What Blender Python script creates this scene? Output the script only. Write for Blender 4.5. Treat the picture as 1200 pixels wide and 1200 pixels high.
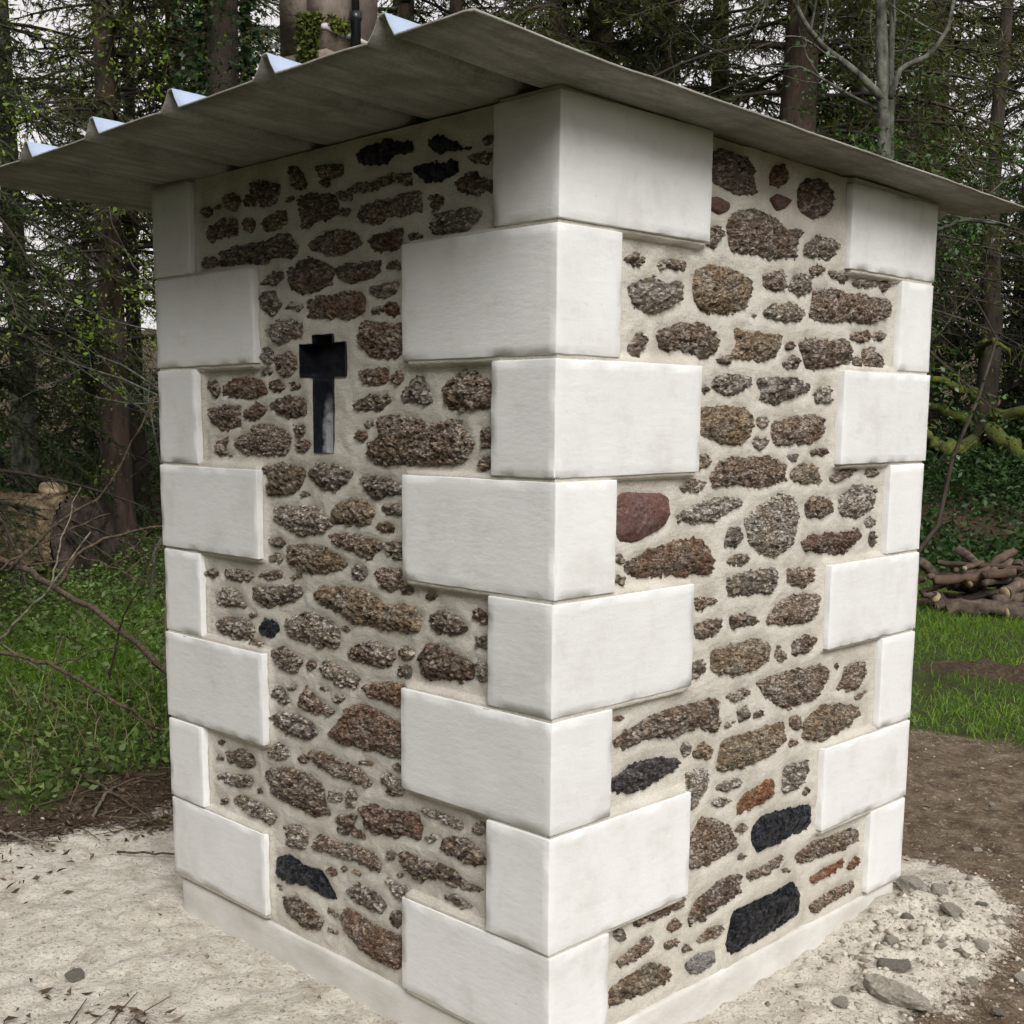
import bpy, math, random
import numpy as np
from mathutils import Vector, Matrix

for _o in list(bpy.data.objects):
    bpy.data.objects.remove(_o)
scene = bpy.context.scene
col = scene.collection

# ------------------------------------------------------------------ camera
cam_data = bpy.data.cameras.new("camera")
cam = bpy.data.objects.new("camera", cam_data)
col.objects.link(cam)
cam_data.sensor_width = 36.0
cam_data.lens = 43.338
cam_data.shift_x = 0.0336
cam_data.shift_y = 0.0843
cam_data.clip_start = 0.05
cam_data.clip_end = 400.0
yaw, pitch, roll = math.radians(-45.817), math.radians(-8.356), math.radians(0.195)
fw = Vector((math.cos(pitch) * math.sin(yaw), math.cos(pitch) * math.cos(yaw), math.sin(pitch)))
rt0 = Vector((math.cos(yaw), -math.sin(yaw), 0.0))
up0 = rt0.cross(fw)
rt = rt0 * math.cos(roll) + up0 * math.sin(roll)
up = up0 * math.cos(roll) - rt0 * math.sin(roll)
cam.matrix_world = Matrix(((rt.x, up.x, -fw.x, 1.8655), (rt.y, up.y, -fw.y, -2.0537),
                           (rt.z, up.z, -fw.z, 1.6546), (0, 0, 0, 1)))
scene.camera = cam

# ------------------------------------------------------------------ sky, sun, exposure
SUN_EL, SUN_AZ = math.radians(40), math.radians(-30)      # azimuth measured from +X towards +Y
world = bpy.data.worlds.new("World")
scene.world = world
world.use_nodes = True
wn = world.node_tree
wn.nodes.clear()
w_out = wn.nodes.new("ShaderNodeOutputWorld")
w_bg = wn.nodes.new("ShaderNodeBackground")
w_sky = wn.nodes.new("ShaderNodeTexSky")
w_sky.sky_type = 'NISHITA'
w_sky.sun_disc = False
w_sky.sun_elevation = SUN_EL
w_sky.sun_rotation = math.pi / 2 - SUN_AZ
w_sky.air_density = 1.0
w_sky.dust_density = 3.0
w_sky.ozone_density = 1.0
w_mix = wn.nodes.new("ShaderNodeMix")                    # an even overcast layer over the clear sky
w_mix.data_type = 'RGBA'
w_mix.inputs[0].default_value = 0.86
w_mix.inputs[7].default_value = (7.35, 6.9, 6.65, 1)
wn.links.new(w_sky.outputs[0], w_mix.inputs[6])
wn.links.new(w_mix.outputs[2], w_bg.inputs[0])
w_bg.inputs[1].default_value = 0.070
wn.links.new(w_bg.outputs[0], w_out.inputs[0])

sun_data = bpy.data.lights.new("sun", 'SUN')
sun = bpy.data.objects.new("sun", sun_data)
col.objects.link(sun)
sun_data.energy = 1.5
sun_data.angle = math.radians(35)
sun_data.color = (1.0, 0.985, 0.965)
sun.rotation_euler = Vector((math.cos(SUN_EL) * math.cos(SUN_AZ), math.cos(SUN_EL) * math.sin(SUN_AZ),
                             math.sin(SUN_EL))).to_track_quat('Z', 'Y').to_euler()
sun.location = (6, -2, 9)

scene.view_settings.view_transform = 'Standard'
scene.view_settings.look = 'None'
scene.view_settings.gamma = 1.0
scene.view_settings.use_curve_mapping = False
scene.view_settings.exposure = 0.95
scene.render.engine = 'CYCLES'
scene.cycles.use_adaptive_sampling = True
scene.cycles.adaptive_threshold = 0.03
scene.cycles.max_bounces = 5
scene.cycles.diffuse_bounces = 2
scene.cycles.glossy_bounces = 2
scene.cycles.transmission_bounces = 2

# ------------------------------------------------------------------ helpers
RNG = np.random.default_rng(7)

def _hash(ix, iy, iz, seed):
    h = (ix.astype(np.int64) * 374761393 + iy.astype(np.int64) * 668265263 + iz.astype(np.int64) * 2147483647
         + seed * 974634777) & 0xFFFFFFFF
    h = ((h ^ (h >> 13)) * 1274126177) & 0xFFFFFFFF
    h = ((h ^ (h >> 16)) * 2246822519) & 0xFFFFFFFF
    return ((h ^ (h >> 15)) & 0xFFFFFF) / float(0xFFFFFF)

def vnoise(P, seed=0):
    P = np.asarray(P, float)
    i = np.floor(P).astype(np.int64)
    f = P - i
    u = f * f * (3 - 2 * f)
    r = 0
    for dx in (0, 1):
        for dy in (0, 1):
            for dz in (0, 1):
                w = (u[:, 0] if dx else 1 - u[:, 0]) * (u[:, 1] if dy else 1 - u[:, 1]) * (u[:, 2] if dz else 1 - u[:, 2])
                r = r + w * _hash(i[:, 0] + dx, i[:, 1] + dy, i[:, 2] + dz, seed)
    return r * 2 - 1

def fbm(P, oct=3, seed=0):
    P = np.asarray(P, float)
    s, a, t = 0, 1.0, 0
    for k in range(oct):
        s = s + a * vnoise(P * (2.03 ** k) + 17.3 * k, seed + k)
        t += a
        a *= 0.5
    return s / t

def worley2(P, seed=0):
    """2D cells: distance to the nearest centre, and the random value of that cell"""
    i = np.floor(P).astype(np.int64)
    best = np.full(len(P), 9.0)
    val = np.zeros(len(P))
    for dx in (-1, 0, 1):
        for dy in (-1, 0, 1):
            cx, cy = i[:, 0] + dx, i[:, 1] + dy
            z = np.zeros_like(cx)
            px = cx + _hash(cx, cy, z, seed)
            py = cy + _hash(cx, cy, z + 1, seed)
            d = np.hypot(px - P[:, 0], py - P[:, 1])
            m = d < best
            best = np.where(m, d, best)
            val = np.where(m, _hash(cx, cy, z + 2, seed), val)
    return best, val

def sstep(a, b, x):
    t = np.clip((np.asarray(x, float) - a) / (b - a), 0, 1)
    return t * t * (3 - 2 * t)

def to3(P2, z=0.0):
    return np.column_stack([P2, np.full(len(P2), z)])

def make_mesh(name, V, quads=None, tris=None, smooth=False):
    V = np.asarray(V, np.float32)
    me = bpy.data.meshes.new(name)
    nq = 0 if quads is None else len(quads)
    nt = 0 if tris is None else len(tris)
    loops = []
    if nq: loops.append(np.asarray(quads, np.int32).ravel())
    if nt: loops.append(np.asarray(tris, np.int32).ravel())
    loops = np.concatenate(loops)
    me.vertices.add(len(V))
    me.vertices.foreach_set("co", V.ravel())
    me.loops.add(len(loops))
    me.loops.foreach_set("vertex_index", loops)
    me.polygons.add(nq + nt)
    starts = np.concatenate([np.arange(nq) * 4, nq * 4 + np.arange(nt) * 3]).astype(np.int32)
    me.polygons.foreach_set("loop_start", starts)
    if smooth:
        me.polygons.foreach_set("use_smooth", np.ones(nq + nt, bool))
    me.update(calc_edges=True)
    return me

class MB:
    """collects shapes that belong to one part"""
    def __init__(s):
        s.V, s.Q, s.T, s.n = [], [], [], 0
    def add(s, V, quads=None, tris=None):
        V = np.asarray(V, float)
        s.V.append(V)
        if quads is not None and len(quads): s.Q.append(np.asarray(quads) + s.n)
        if tris is not None and len(tris): s.T.append(np.asarray(tris) + s.n)
        s.n += len(V)
    def tube(s, pts, radii, sides=6, cap=True, rough=0.0):
        pts = np.asarray(pts, float)
        n = len(pts)
        radii = np.broadcast_to(np.asarray(radii, float), (n,))
        tan = np.gradient(pts, axis=0)
        tan /= np.linalg.norm(tan, axis=1)[:, None] + 1e-9
        ref = np.array([0.0, 0, 1]) if abs(tan[0, 2]) < 0.9 else np.array([1.0, 0, 0])
        a = np.cross(tan, ref); a /= np.linalg.norm(a, axis=1)[:, None] + 1e-9
        b = np.cross(tan, a)
        th = np.arange(sides) * 2 * np.pi / sides
        rr = radii[:, None] * np.ones(sides)
        if rough:
            rr = rr * (1 + rough * (RNG.random(rr.shape) - .5))
        V = pts[:, None] + rr[..., None] * (np.cos(th)[None, :, None] * a[:, None] + np.sin(th)[None, :, None] * b[:, None])
        V = V.reshape(-1, 3)
        i = np.arange(n - 1)[:, None] * sides
        j = np.arange(sides)[None]
        k = (j + 1) % sides
        Q = np.stack([i + j, i + k, i + sides + k, i + sides + j], -1).reshape(-1, 4)
        T = []
        if cap:
            V = np.vstack([V, pts[0], pts[-1]])
            e = n * sides
            T = [(e, (q + 1) % sides, q) for q in range(sides)] + \
                [(e + 1, (n - 1) * sides + q, (n - 1) * sides + (q + 1) % sides) for q in range(sides)]
        s.add(V, Q, T)
    def box(s, x0, x1, y0, y1, z0, z1):
        V = [(x, y, z) for x in (x0, x1) for y in (y0, y1) for z in (z0, z1)]
        s.add(V, [(0, 1, 3, 2), (4, 6, 7, 5), (0, 4, 5, 1), (2, 3, 7, 6), (0, 2, 6, 4), (1, 5, 7, 3)])
    def leaves(s, P, D, size, width=0.5, fold=0.25, rng=RNG):
        """P bases, D unit directions, size lengths: one folded four-cornered leaf each"""
        P = np.asarray(P, float); D = np.asarray(D, float)
        n = len(P)
        size = np.broadcast_to(size, (n,))[:, None]
        R = rng.normal(size=(n, 3))
        side = np.cross(D, R); side /= np.linalg.norm(side, axis=1)[:, None] + 1e-9
        nor = np.cross(D, side)
        mid = P + D * size * 0.45
        V = np.stack([P, mid + side * size * width * .5 + nor * size * fold * .5, P + D * size - nor * size * 0.1,
                      mid - side * size * width * .5 + nor * size * fold * .5], 1).reshape(-1, 3)
        s.add(V, (np.arange(n)[:, None] * 4 + np.arange(4)[None]))
    def needles(s, P, D, length, width, rng=RNG):
        P = np.asarray(P, float); D = np.asarray(D, float); n = len(P)
        R = rng.normal(size=(n, 3))
        side = np.cross(D, R); side /= np.linalg.norm(side, axis=1)[:, None] + 1e-9
        L = np.broadcast_to(length, (n,))[:, None]
        V = np.stack([P + side * width * .5, P - side * width * .5, P + D * L], 1).reshape(-1, 3)
        s.add(V, None, np.arange(n * 3).reshape(n, 3))
    def mesh(s, name, smooth=False):
        return make_mesh(name, np.vstack(s.V), np.vstack(s.Q) if s.Q else None, np.vstack(s.T) if s.T else None, smooth)
    def build(s, name, mat, parent=None, smooth=False):
        return link(name, s.mesh(name, smooth), mat, parent)

def link(name, me, mat, parent=None, world_coords=False):
    o = bpy.data.objects.new(name, me)
    col.objects.link(o)
    if mat is not None and len(me.materials) == 0:
        me.materials.append(mat)
    if parent is not None:
        o.parent = parent
    return o

def tag(o, label=None, cat=None, group=None, kind=None):
    if label: o["label"] = label
    if cat: o["category"] = cat
    if group: o["group"] = group
    if kind: o["kind"] = kind
    return o

def thing(name, label, cat, loc=(0, 0, 0), rz=0.0, group=None):
    o = bpy.data.objects.new(name, None)
    o.empty_display_size = 0.2
    col.objects.link(o)
    o.location = loc
    o.rotation_euler = (0, 0, rz)
    return tag(o, label, cat, group)

def copy_tree(o, parent=None):
    c = o.copy()
    col.objects.link(c)
    c.parent = parent
    for ch in list(o.children):
        copy_tree(ch, c)
    return c

def grid_quads(nu, nv):
    i = np.arange(nu - 1)[:, None] * nv
    j = np.arange(nv - 1)[None]
    return np.stack([i + j, i + nv + j, i + nv + j + 1, i + j + 1], -1).reshape(-1, 4)

def unit(v):
    v = np.asarray(v, float)
    return v / (np.linalg.norm(v, axis=-1, keepdims=True) + 1e-9)

# ------------------------------------------------------------------ materials
def new_mat(name):
    m = bpy.data.materials.new(name)
    m.use_nodes = True
    nt = m.node_tree
    return m, nt, nt.nodes["Principled BSDF"]

def node(nt, kind, ins=None, **props):
    n = nt.nodes.new(kind)
    for k, v in props.items():
        setattr(n, k, v)
    for k, v in (ins or {}).items():
        if isinstance(v, bpy.types.NodeSocket):
            nt.links.new(v, n.inputs[k])
        else:
            n.inputs[k].default_value = v
    return n

def c4(c):
    return (c[0], c[1], c[2], 1.0)

def ramp(nt, fac, stops, interp='LINEAR'):
    r = nt.nodes.new("ShaderNodeValToRGB")
    r.color_ramp.interpolation = interp
    while len(r.color_ramp.elements) < len(stops):
        r.color_ramp.elements.new(0.5)
    for e, (p, c) in zip(r.color_ramp.elements, stops):
        e.position = p
        e.color = c4(c) if not isinstance(c, (int, float)) else (c, c, c, 1)
    nt.links.new(fac, r.inputs[0])
    return r.outputs[0]

def mixc(nt, fac, a, b, blend='MIX'):
    m = nt.nodes.new("ShaderNodeMix")
    m.data_type = 'RGBA'
    m.blend_type = blend
    for sock, v in ((m.inputs[0], fac), (m.inputs[6], a), (m.inputs[7], b)):
        if isinstance(v, bpy.types.NodeSocket):
            nt.links.new(v, sock)
        else:
            sock.default_value = c4(v) if isinstance(v, tuple) else v
    return m.outputs[2]

def noise(nt, vec, scale, detail=4, rough=0.55):
    return node(nt, "ShaderNodeTexNoise", {"Vector": vec, "Scale": scale, "Detail": detail, "Roughness": rough}).outputs[0]

def coords(nt, scale=(1, 1, 1)):
    t = node(nt, "ShaderNodeTexCoord").outputs["Object"]
    if scale != (1, 1, 1):
        t = node(nt, "ShaderNodeMapping", {"Vector": t, "Scale": scale}).outputs[0]
    return t

def bump(nt, bsdf, height, strength, dist, prev=None):
    ins = {"Height": height, "Strength": strength, "Distance": dist}
    if prev is not None: ins["Normal"] = prev
    b = node(nt, "ShaderNodeBump", ins).outputs[0]
    nt.links.new(b, bsdf.inputs["Normal"])
    return b

def set_base(nt, b, c):
    if isinstance(c, bpy.types.NodeSocket): nt.links.new(c, b.inputs["Base Color"])
    else: b.inputs["Base Color"].default_value = c4(c)

def mat_white():
    m, nt, b = new_mat("white_render")
    v = coords(nt)
    info = node(nt, "ShaderNodeObjectInfo").outputs["Random"]
    big = noise(nt, v, 4.0, 4, .62)
    c = ramp(nt, big, [(0.30, (.70, .695, .66)), (0.46, (.80, .80, .785)), (.7, (.845, .845, .835))])
    st = noise(nt, coords(nt, (2.0, 2.0, 1.5)), 5.0, 5, .66)
    c = mixc(nt, ramp(nt, st, [(.56, 0.0), (.70, .34)]), c, (.65, .625, .565))
    sw = noise(nt, coords(nt, (1.0, 1.0, 5.0)), 11, 4, .7)                 # faint trowel sweeps
    c = mixc(nt, 1.0, c, ramp(nt, sw, [(.30, .96), (.50, 1.0)]), 'MULTIPLY')
    pit = noise(nt, v, 95, 3, .7)
    c = mixc(nt, ramp(nt, pit, [(.27, .5), (.33, 0.0)]), c, (.46, .44, .39))
    c = mixc(nt, 1.0, c, ramp(nt, info, [(0, .95), (1, 1.02)]), 'MULTIPLY')
    set_base(nt, b, c)
    b.inputs["Roughness"].default_value = .8
    h = bump(nt, b, noise(nt, coords(nt, (1, 1, 2.6)), 17, 4, .62), .13, .012)
    bump(nt, b, pit, .16, .003, h)
    return m

def mat_mortar():
    m, nt, b = new_mat("lime_mortar")
    v = coords(nt)
    c = ramp(nt, noise(nt, v, 9, 3, .6), [(.3, (.50, .468, .40)), (.52, (.615, .58, .505)), (.75, (.685, .655, .585))])
    g = noise(nt, v, 230, 2, .6)
    c = mixc(nt, 1.0, c, ramp(nt, g, [(.3, .74), (.5, 1.0)]), 'MULTIPLY')
    set_base(nt, b, c)
    b.inputs["Roughness"].default_value = .9
    h = bump(nt, b, noise(nt, coords(nt, (1.0, 1.0, 1.9)), 30, 4, .7), .45, .010)
    bump(nt, b, g, .6, .0022, h)
    return m

def mat_stone(name, dark, mid, light, patch, gloss=.75, fleck=.5, smooth=False, scale=115.0):
    m, nt, b = new_mat(name)
    v = coords(nt)
    info = node(nt, "ShaderNodeObjectInfo").outputs["Random"]
    rot = node(nt, "ShaderNodeMapRange", {0: info, 1: 0.0, 2: 1.0, 3: -.45, 4: .45}).outputs[0]
    rv = node(nt, "ShaderNodeCombineXYZ", {0: rot, 1: rot, 2: 0.0}).outputs[0]
    vs = node(nt, "ShaderNodeMapping", {"Vector": v, "Rotation": rv, "Scale": (1.0, 1.0, 1.75)}).outputs[0]
    f2 = node(nt, "ShaderNodeTexNoise", {"Vector": vs, "Scale": 150.0, "Detail": 4.0, "Roughness": .75})
    vv = mixc(nt, .018, vs, f2.outputs[1], 'ADD')
    cell = node(nt, "ShaderNodeTexVoronoi", {"Vector": vv, "Scale": node(nt, "ShaderNodeMapRange", {0: info, 1: 0.0, 2: 1.0, 3: scale * .75, 4: scale * 1.45}).outputs[0] if not smooth else 240.0})
    cv = node(nt, "ShaderNodeSeparateColor", {0: cell.outputs["Color"]})
    lo = noise(nt, vs, 34, 3, .65)
    k = node(nt, "ShaderNodeMath", {0: lo, 1: 1.5, 2: -.75}, operation='MULTIPLY_ADD').outputs[0]
    k = node(nt, "ShaderNodeMath", {0: cv.outputs[0], 1: .72, 2: k}, operation='MULTIPLY_ADD').outputs[0]
    k = node(nt, "ShaderNodeMath", {0: k, 1: .14}, operation='ADD').outputs[0]
    c = ramp(nt, k, [(.02, dark), (.34, mid), (.62, mid), (1.0, light)])
    c = mixc(nt, ramp(nt, f2.outputs[0], [(.36, 0.95), (.47, 0.0)]), c, dark)
    c = mixc(nt, ramp(nt, cv.outputs[1], [(.78, 0.0), (.88, fleck)]), c, light)
    p = noise(nt, v, 13, 3, .6)
    c = mixc(nt, ramp(nt, p, [(.40, 0.0), (.60, .9)]), c, mixc(nt, 1.0, c, patch, 'MULTIPLY'))
    c = mixc(nt, 1.0, c, ramp(nt, info, [(0, .95), (1, 1.75)]), 'MULTIPLY')
    set_base(nt, b, c)
    b.inputs["Roughness"].default_value = gloss
    h = node(nt, "ShaderNodeMath", {0: f2.outputs[0], 1: 1.1, 2: cell.outputs["Distance"]}, operation='MULTIPLY_ADD').outputs[0]
    bump(nt, b, h, 1.0 if not smooth else .3, .009)
    return m

M = {}
M['white'] = mat_white()
M['mortar'] = mat_mortar()
M['b'] = mat_stone("brown_schist", (.030, .022, .017), (.205, .160, .122), (.68, .60, .51), (.74, .62, .51), fleck=.75)
M['g'] = mat_stone("grey_schist", (.036, .031, .026), (.24, .207, .170), (.74, .69, .62), (.78, .70, .60), fleck=.85, scale=100.0)
M['r'] = mat_stone("rusty_schist", (.030, .018, .012), (.195, .140, .103), (.62, .53, .44), (.82, .62, .48), scale=135.0)
M['t'] = mat_stone("tawny_schist", (.040, .028, .017), (.235, .190, .135), (.68, .60, .49), (.88, .74, .58))
M['o'] = mat_stone("orange_schist", (.05, .025, .015), (.235, .135, .08), (.5, .37, .26), (.95, .6, .4))
M['d'] = mat_stone("dark_schist", (.02, .017, .016), (.075, .062, .058), (.30, .26, .24), (.6, .6, .65))
M['w'] = mat_stone("pale_schist", (.10, .095, .09), (.34, .32, .29), (.6, .57, .52), (.8, .8, .8))
M['m'] = mat_stone("smooth_red_stone", (.034, .018, .015), (.080, .044, .036), (.15, .098, .082), (1.0, .8, .75), fleck=.2, smooth=True)
M['k'] = mat_stone("black_glassy_stone", (.003, .0035, .005), (.010, .011, .015), (.10, .102, .11), (.8, .85, 1.0), gloss=.3, fleck=.5)

def mat_simple(name, c1, c2, scale=6, rough=.8, bscale=40, bstr=.4, bdist=.01, vec=(1, 1, 1), obj_var=0.0, detail=3):
    m, nt, b = new_mat(name)
    v = coords(nt, vec)
    c = ramp(nt, noise(nt, v, scale, detail, .62), [(.32, c1), (.68, c2)])
    if obj_var:
        info = node(nt, "ShaderNodeObjectInfo").outputs["Random"]
        c = mixc(nt, 1.0, c, ramp(nt, info, [(0, 1 - obj_var), (1, 1 + obj_var)]), 'MULTIPLY')
    set_base(nt, b, c)
    b.inputs["Roughness"].default_value = rough
    bump(nt, b, noise(nt, v, bscale, 3, .68), bstr, bdist)
    return m

def mat_leaf(name, c1, c2, c3, rough=.5, trans=.35):
    m, nt, b = new_mat(name)
    isl = node(nt, "ShaderNodeNewGeometry").outputs["Random Per Island"]
    c = ramp(nt, isl, [(0, c1), (.55, c2), (1, c3)])
    set_base(nt, b, c)
    b.inputs["Roughness"].default_value = rough
    b.inputs["Specular IOR Level"].default_value = .35
    tr = node(nt, "ShaderNodeBsdfTranslucent", {"Color": mixc(nt, 1.0, c, (1.2, 1.35, .6), 'MULTIPLY')})
    mx = node(nt, "ShaderNodeMixShader", {0: trans, 1: b.outputs[0], 2: tr.outputs[0]})
    nt.links.new(mx.outputs[0], nt.nodes["Material Output"].inputs[0])
    return m

M['roof_top'] = mat_simple("roof_top_paint", (.33, .41, .55), (.40, .48, .62), 5, .45, 60, .05, .002)
def mat_roof_under():
    m, nt, b = new_mat("roof_underside")
    v = coords(nt)
    c = ramp(nt, noise(nt, coords(nt, (5, .7, 5)), 6, 6, .65), [(.28, (.19, .185, .16)), (.5, (.295, .285, .25)), (.74, (.41, .395, .355))])
    c = mixc(nt, ramp(nt, noise(nt, v, 7, 5, .66), [(.46, 0.0), (.64, .65)]), c, (.165, .15, .122))
    c = mixc(nt, 1.0, c, ramp(nt, noise(nt, v, 120, 3, .6), [(.3, .8), (.55, 1.05)]), 'MULTIPLY')
    set_base(nt, b, c)
    b.inputs["Roughness"].default_value = .85
    bump(nt, b, noise(nt, coords(nt, (6, .6, 6)), 24, 4, .6), .3, .004)
    return m
M['roof_under'] = mat_roof_under()
def mat_black():
    m, nt, b = new_mat("black_paint")
    v = coords(nt)
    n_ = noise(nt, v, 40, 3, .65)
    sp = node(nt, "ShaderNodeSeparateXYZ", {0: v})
    # skylight on the recess back, painted in as a pale patch low down
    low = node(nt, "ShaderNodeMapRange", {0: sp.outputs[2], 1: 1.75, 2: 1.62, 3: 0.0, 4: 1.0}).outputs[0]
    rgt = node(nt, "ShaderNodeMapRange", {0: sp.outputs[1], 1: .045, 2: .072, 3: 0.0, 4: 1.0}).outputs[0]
    painted_light = node(nt, "ShaderNodeMath", {0: low, 1: rgt}, operation='MULTIPLY').outputs[0]
    painted_light = node(nt, "ShaderNodeMath", {0: painted_light, 1: n_}, operation='MULTIPLY').outputs[0]
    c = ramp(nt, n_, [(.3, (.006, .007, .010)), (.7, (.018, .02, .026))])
    c = mixc(nt, ramp(nt, painted_light, [(.12, 0.0), (.42, .95)]), c, (.50, .51, .53))
    set_base(nt, b, c)
    b.inputs["Roughness"].default_value = .35
    bump(nt, b, n_, .5, .005)
    return m
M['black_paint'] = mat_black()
M['plinth'] = mat_simple("plinth_concrete", (.55, .53, .48), (.70, .69, .66), 5, .8, 60, .35, .005, (1, 1, 2))
M['bark_spruce'] = mat_simple("spruce_bark", (.022, .015, .011), (.095, .064, .045), 9, .95, 16, 1.0, .03, (1, 1, .25))
M['bark_grey'] = mat_simple("lichen_bark", (.020, .018, .013), (.150, .155, .122), 14, .95, 30, .8, .02, (1, 1, .5))
M['bark_dark'] = mat_simple("dark_bark", (.022, .017, .012), (.07, .055, .04), 8, .95, 18, .8, .02, (1, 1, .4))
M['moss_bark'] = mat_simple("mossy_bark", (.055, .068, .012), (.16, .19, .03), 5, .95, 40, .9, .02)
M['twig'] = mat_simple("dead_twig", (.035, .024, .015), (.17, .12, .08), 28, .95, 60, .9, .02)
M['twig_pale'] = mat_simple("pale_twig", (.10, .08, .06), (.30, .26, .20), 28, .95, 60, .9, .02)
M['needle'] = mat_leaf("spruce_needles", (.036, .047, .013), (.080, .095, .025), (.145, .158, .046), .6, .35)
M['needle_blue'] = mat_leaf("dark_needles", (.024, .038, .014), (.050, .072, .026), (.095, .120, .043), .6, .3)
M['needle_dead'] = mat_leaf("dead_needles", (.035, .020, .010), (.07, .042, .022), (.12, .078, .045), .8, .15)
M['leaf_spring'] = mat_leaf("spring_leaves", (.12, .19, .025), (.19, .29, .04), (.28, .37, .065), .5, .45)
M['leaf_holly'] = mat_leaf("glossy_leaves", (.022, .055, .014), (.045, .105, .025), (.09, .17, .045), .3, .2)
M['leaf_ivy'] = mat_leaf("ivy_leaves", (.010, .024, .008), (.020, .042, .013), (.04, .07, .022), .35, .15)
M['leaf_bramble'] = mat_leaf("bramble_leaves", (.065, .072, .026), (.10, .18, .042), (.26, .35, .12), .45, .45)
M['leaf_under'] = mat_leaf("undergrowth_leaves", (.016, .040, .012), (.036, .08, .022), (.07, .13, .036), .5, .25)
M['grass'] = mat_leaf("grass_blades", (.085, .17, .017), (.15, .28, .032), (.26, .38, .075), .5, .45)
M['litter'] = mat_leaf("leaf_litter", (.045, .030, .018), (.10, .066, .04), (.2, .15, .10), .8, .05)
M['log_bark'] = mat_simple("rugged_bark", (.05, .034, .018), (.33, .25, .145), 11, .95, 18, 1.0, .06)
M['log_end'] = mat_simple("weathered_log_end", (.020, .014, .011), (.085, .062, .05), 6, .9, 14, .9, .03)
M['cut_wood'] = mat_simple("cut_wood", (.30, .22, .13), (.52, .41, .27), 6, .8, 30, .4, .01)
M['log'] = mat_simple("firewood_bark", (.040, .029, .022), (.165, .125, .095), 12, .95, 25, .8, .02, (1, 1, 1), .35)
M['log_red'] = mat_simple("split_firewood", (.05, .034, .024), (.135, .085, .06), 6, .9, 25, .6, .02, (1, 1, 1), .2)
M['rock'] = mat_simple("rubble_rock", (.38, .34, .275), (.66, .61, .52), 8, .95, 30, .9, .02, (1, 1, 1), .15)
M['rock_dark'] = mat_simple("dark_clod", (.17, .15, .125), (.42, .38, .32), 12, .95, 40, .9, .02)
M['gravel'] = mat_leaf("gravel_grains", (.17, .145, .115), (.40, .36, .295), (.62, .575, .49), .95, 0.0)
M['pillar'] = mat_simple("grey_brown_stone", (.15, .115, .09), (.30, .25, .21), 5, .9, 30, .5, .01)
M['pillar_old'] = mat_simple("mottled_stone", (.07, .06, .042), (.22, .185, .14), 5, .9, 25, .7, .015)
M['band'] = mat_simple("pale_band", (.55, .54, .50), (.68, .67, .63), 8, .7, 40, .2, .005)
M['pipe'] = mat_simple("black_pipe", (.008, .009, .012), (.014, .015, .019), 10, .3, 30, .1, .002)
M['straw'] = mat_leaf("dead_stalks", (.07, .05, .03), (.16, .12, .07), (.30, .24, .15), .8, .1)
M['moss'] = mat_leaf("moss", (.04, .055, .008), (.08, .10, .016), (.13, .15, .03), .9, .1)

# ------------------------------------------------------------------ ground
SHED = (-1.72, 0.0, 0.0, 1.77)          # x0, x1, y0, y1 of the walls

def shed_dist(x, y):
    dx = np.maximum(np.maximum(SHED[0] - x, x - SHED[1]), 0)
    dy = np.maximum(np.maximum(SHED[2] - y, y - SHED[3]), 0)
    return np.hypot(dx, dy)

def gz(x, y):
    x = np.atleast_1d(np.asarray(x, float)); y = np.atleast_1d(np.asarray(y, float))
    P = np.column_stack([x, y, np.zeros_like(x)])
    r = np.hypot(x + .86, y - .88)
    d = shed_dist(x, y)
    near = 1 - sstep(2.5, 5, d)
    z = -0.02 + .035 * fbm(P * .9, 3, 3) * sstep(.3, 1.5, d)
    z += near * (.018 * fbm(P * 6, 3, 5) + .015 * fbm(P * 21, 3, 9))
    z += .025 * (1 - sstep(0, .7, d))
    cl = fbm(P * 12, 2, 31)
    rub = np.exp(-(((x - .28) / .34) ** 2 + ((y - 1.45) / .62) ** 2))
    z += rub * (.030 * np.abs(fbm(P * 9, 2, 33)) + .020 * np.abs(fbm(P * 22, 3, 34)) - .008)
    z += .07 * np.exp(-(((x - .13) / .20) ** 2 + ((y - 1.72) / .42) ** 2)) * (1 + .7 * cl)
    z += .09 * np.exp(-(((x + 1.35) / .55) ** 2 + ((y - 5.75) / .35) ** 2)) * (1 + .5 * cl)
    z += 1.15 * sstep(9, 20, r) + 4.2 * sstep(20, 55, r)
    z += .12 * fbm(P * .35, 2, 41) * sstep(2.5, 7, d)
    return z

def zones(x, y):
    d = shed_dist(x, y)
    P = np.column_stack([x, y, np.zeros_like(x)])
    n1 = fbm(P * 1.6, 3, 51); n2 = fbm(P * 5.5, 3, 61)
    side = sstep(-.9, .9, (x + .86) + (y - .88))        # 0 left of the shed, 1 right of it
    dd = d + .42 * n1 + .24 * n2
    sand = (1 - side) * (1 - sstep(.35, 1.30, dd)) + side * (1 - sstep(.12, .72, dd))
    green = (1 - side) * sstep(1.25, 1.75, dd) + side * sstep(2.15, 2.7, d + .25 * n1 + .2 * n2)
    mound = np.exp(-(((x + 1.35) / .55) ** 2 + ((y - 5.75) / .35) ** 2))
    green = green * (1 - sstep(.25, .6, mound + .25 * n2))
    litter = np.maximum((1 - side) * np.clip(1 - sand - green, 0, 1), .9 * sstep(.2, .5, mound))
    r = np.hypot(x + .86, y - .88)
    wood = sstep(10.5, 13, r + n1)
    return sand, np.clip(green * (1 - wood), 0, 1), np.clip(litter + wood, 0, 1)

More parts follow.
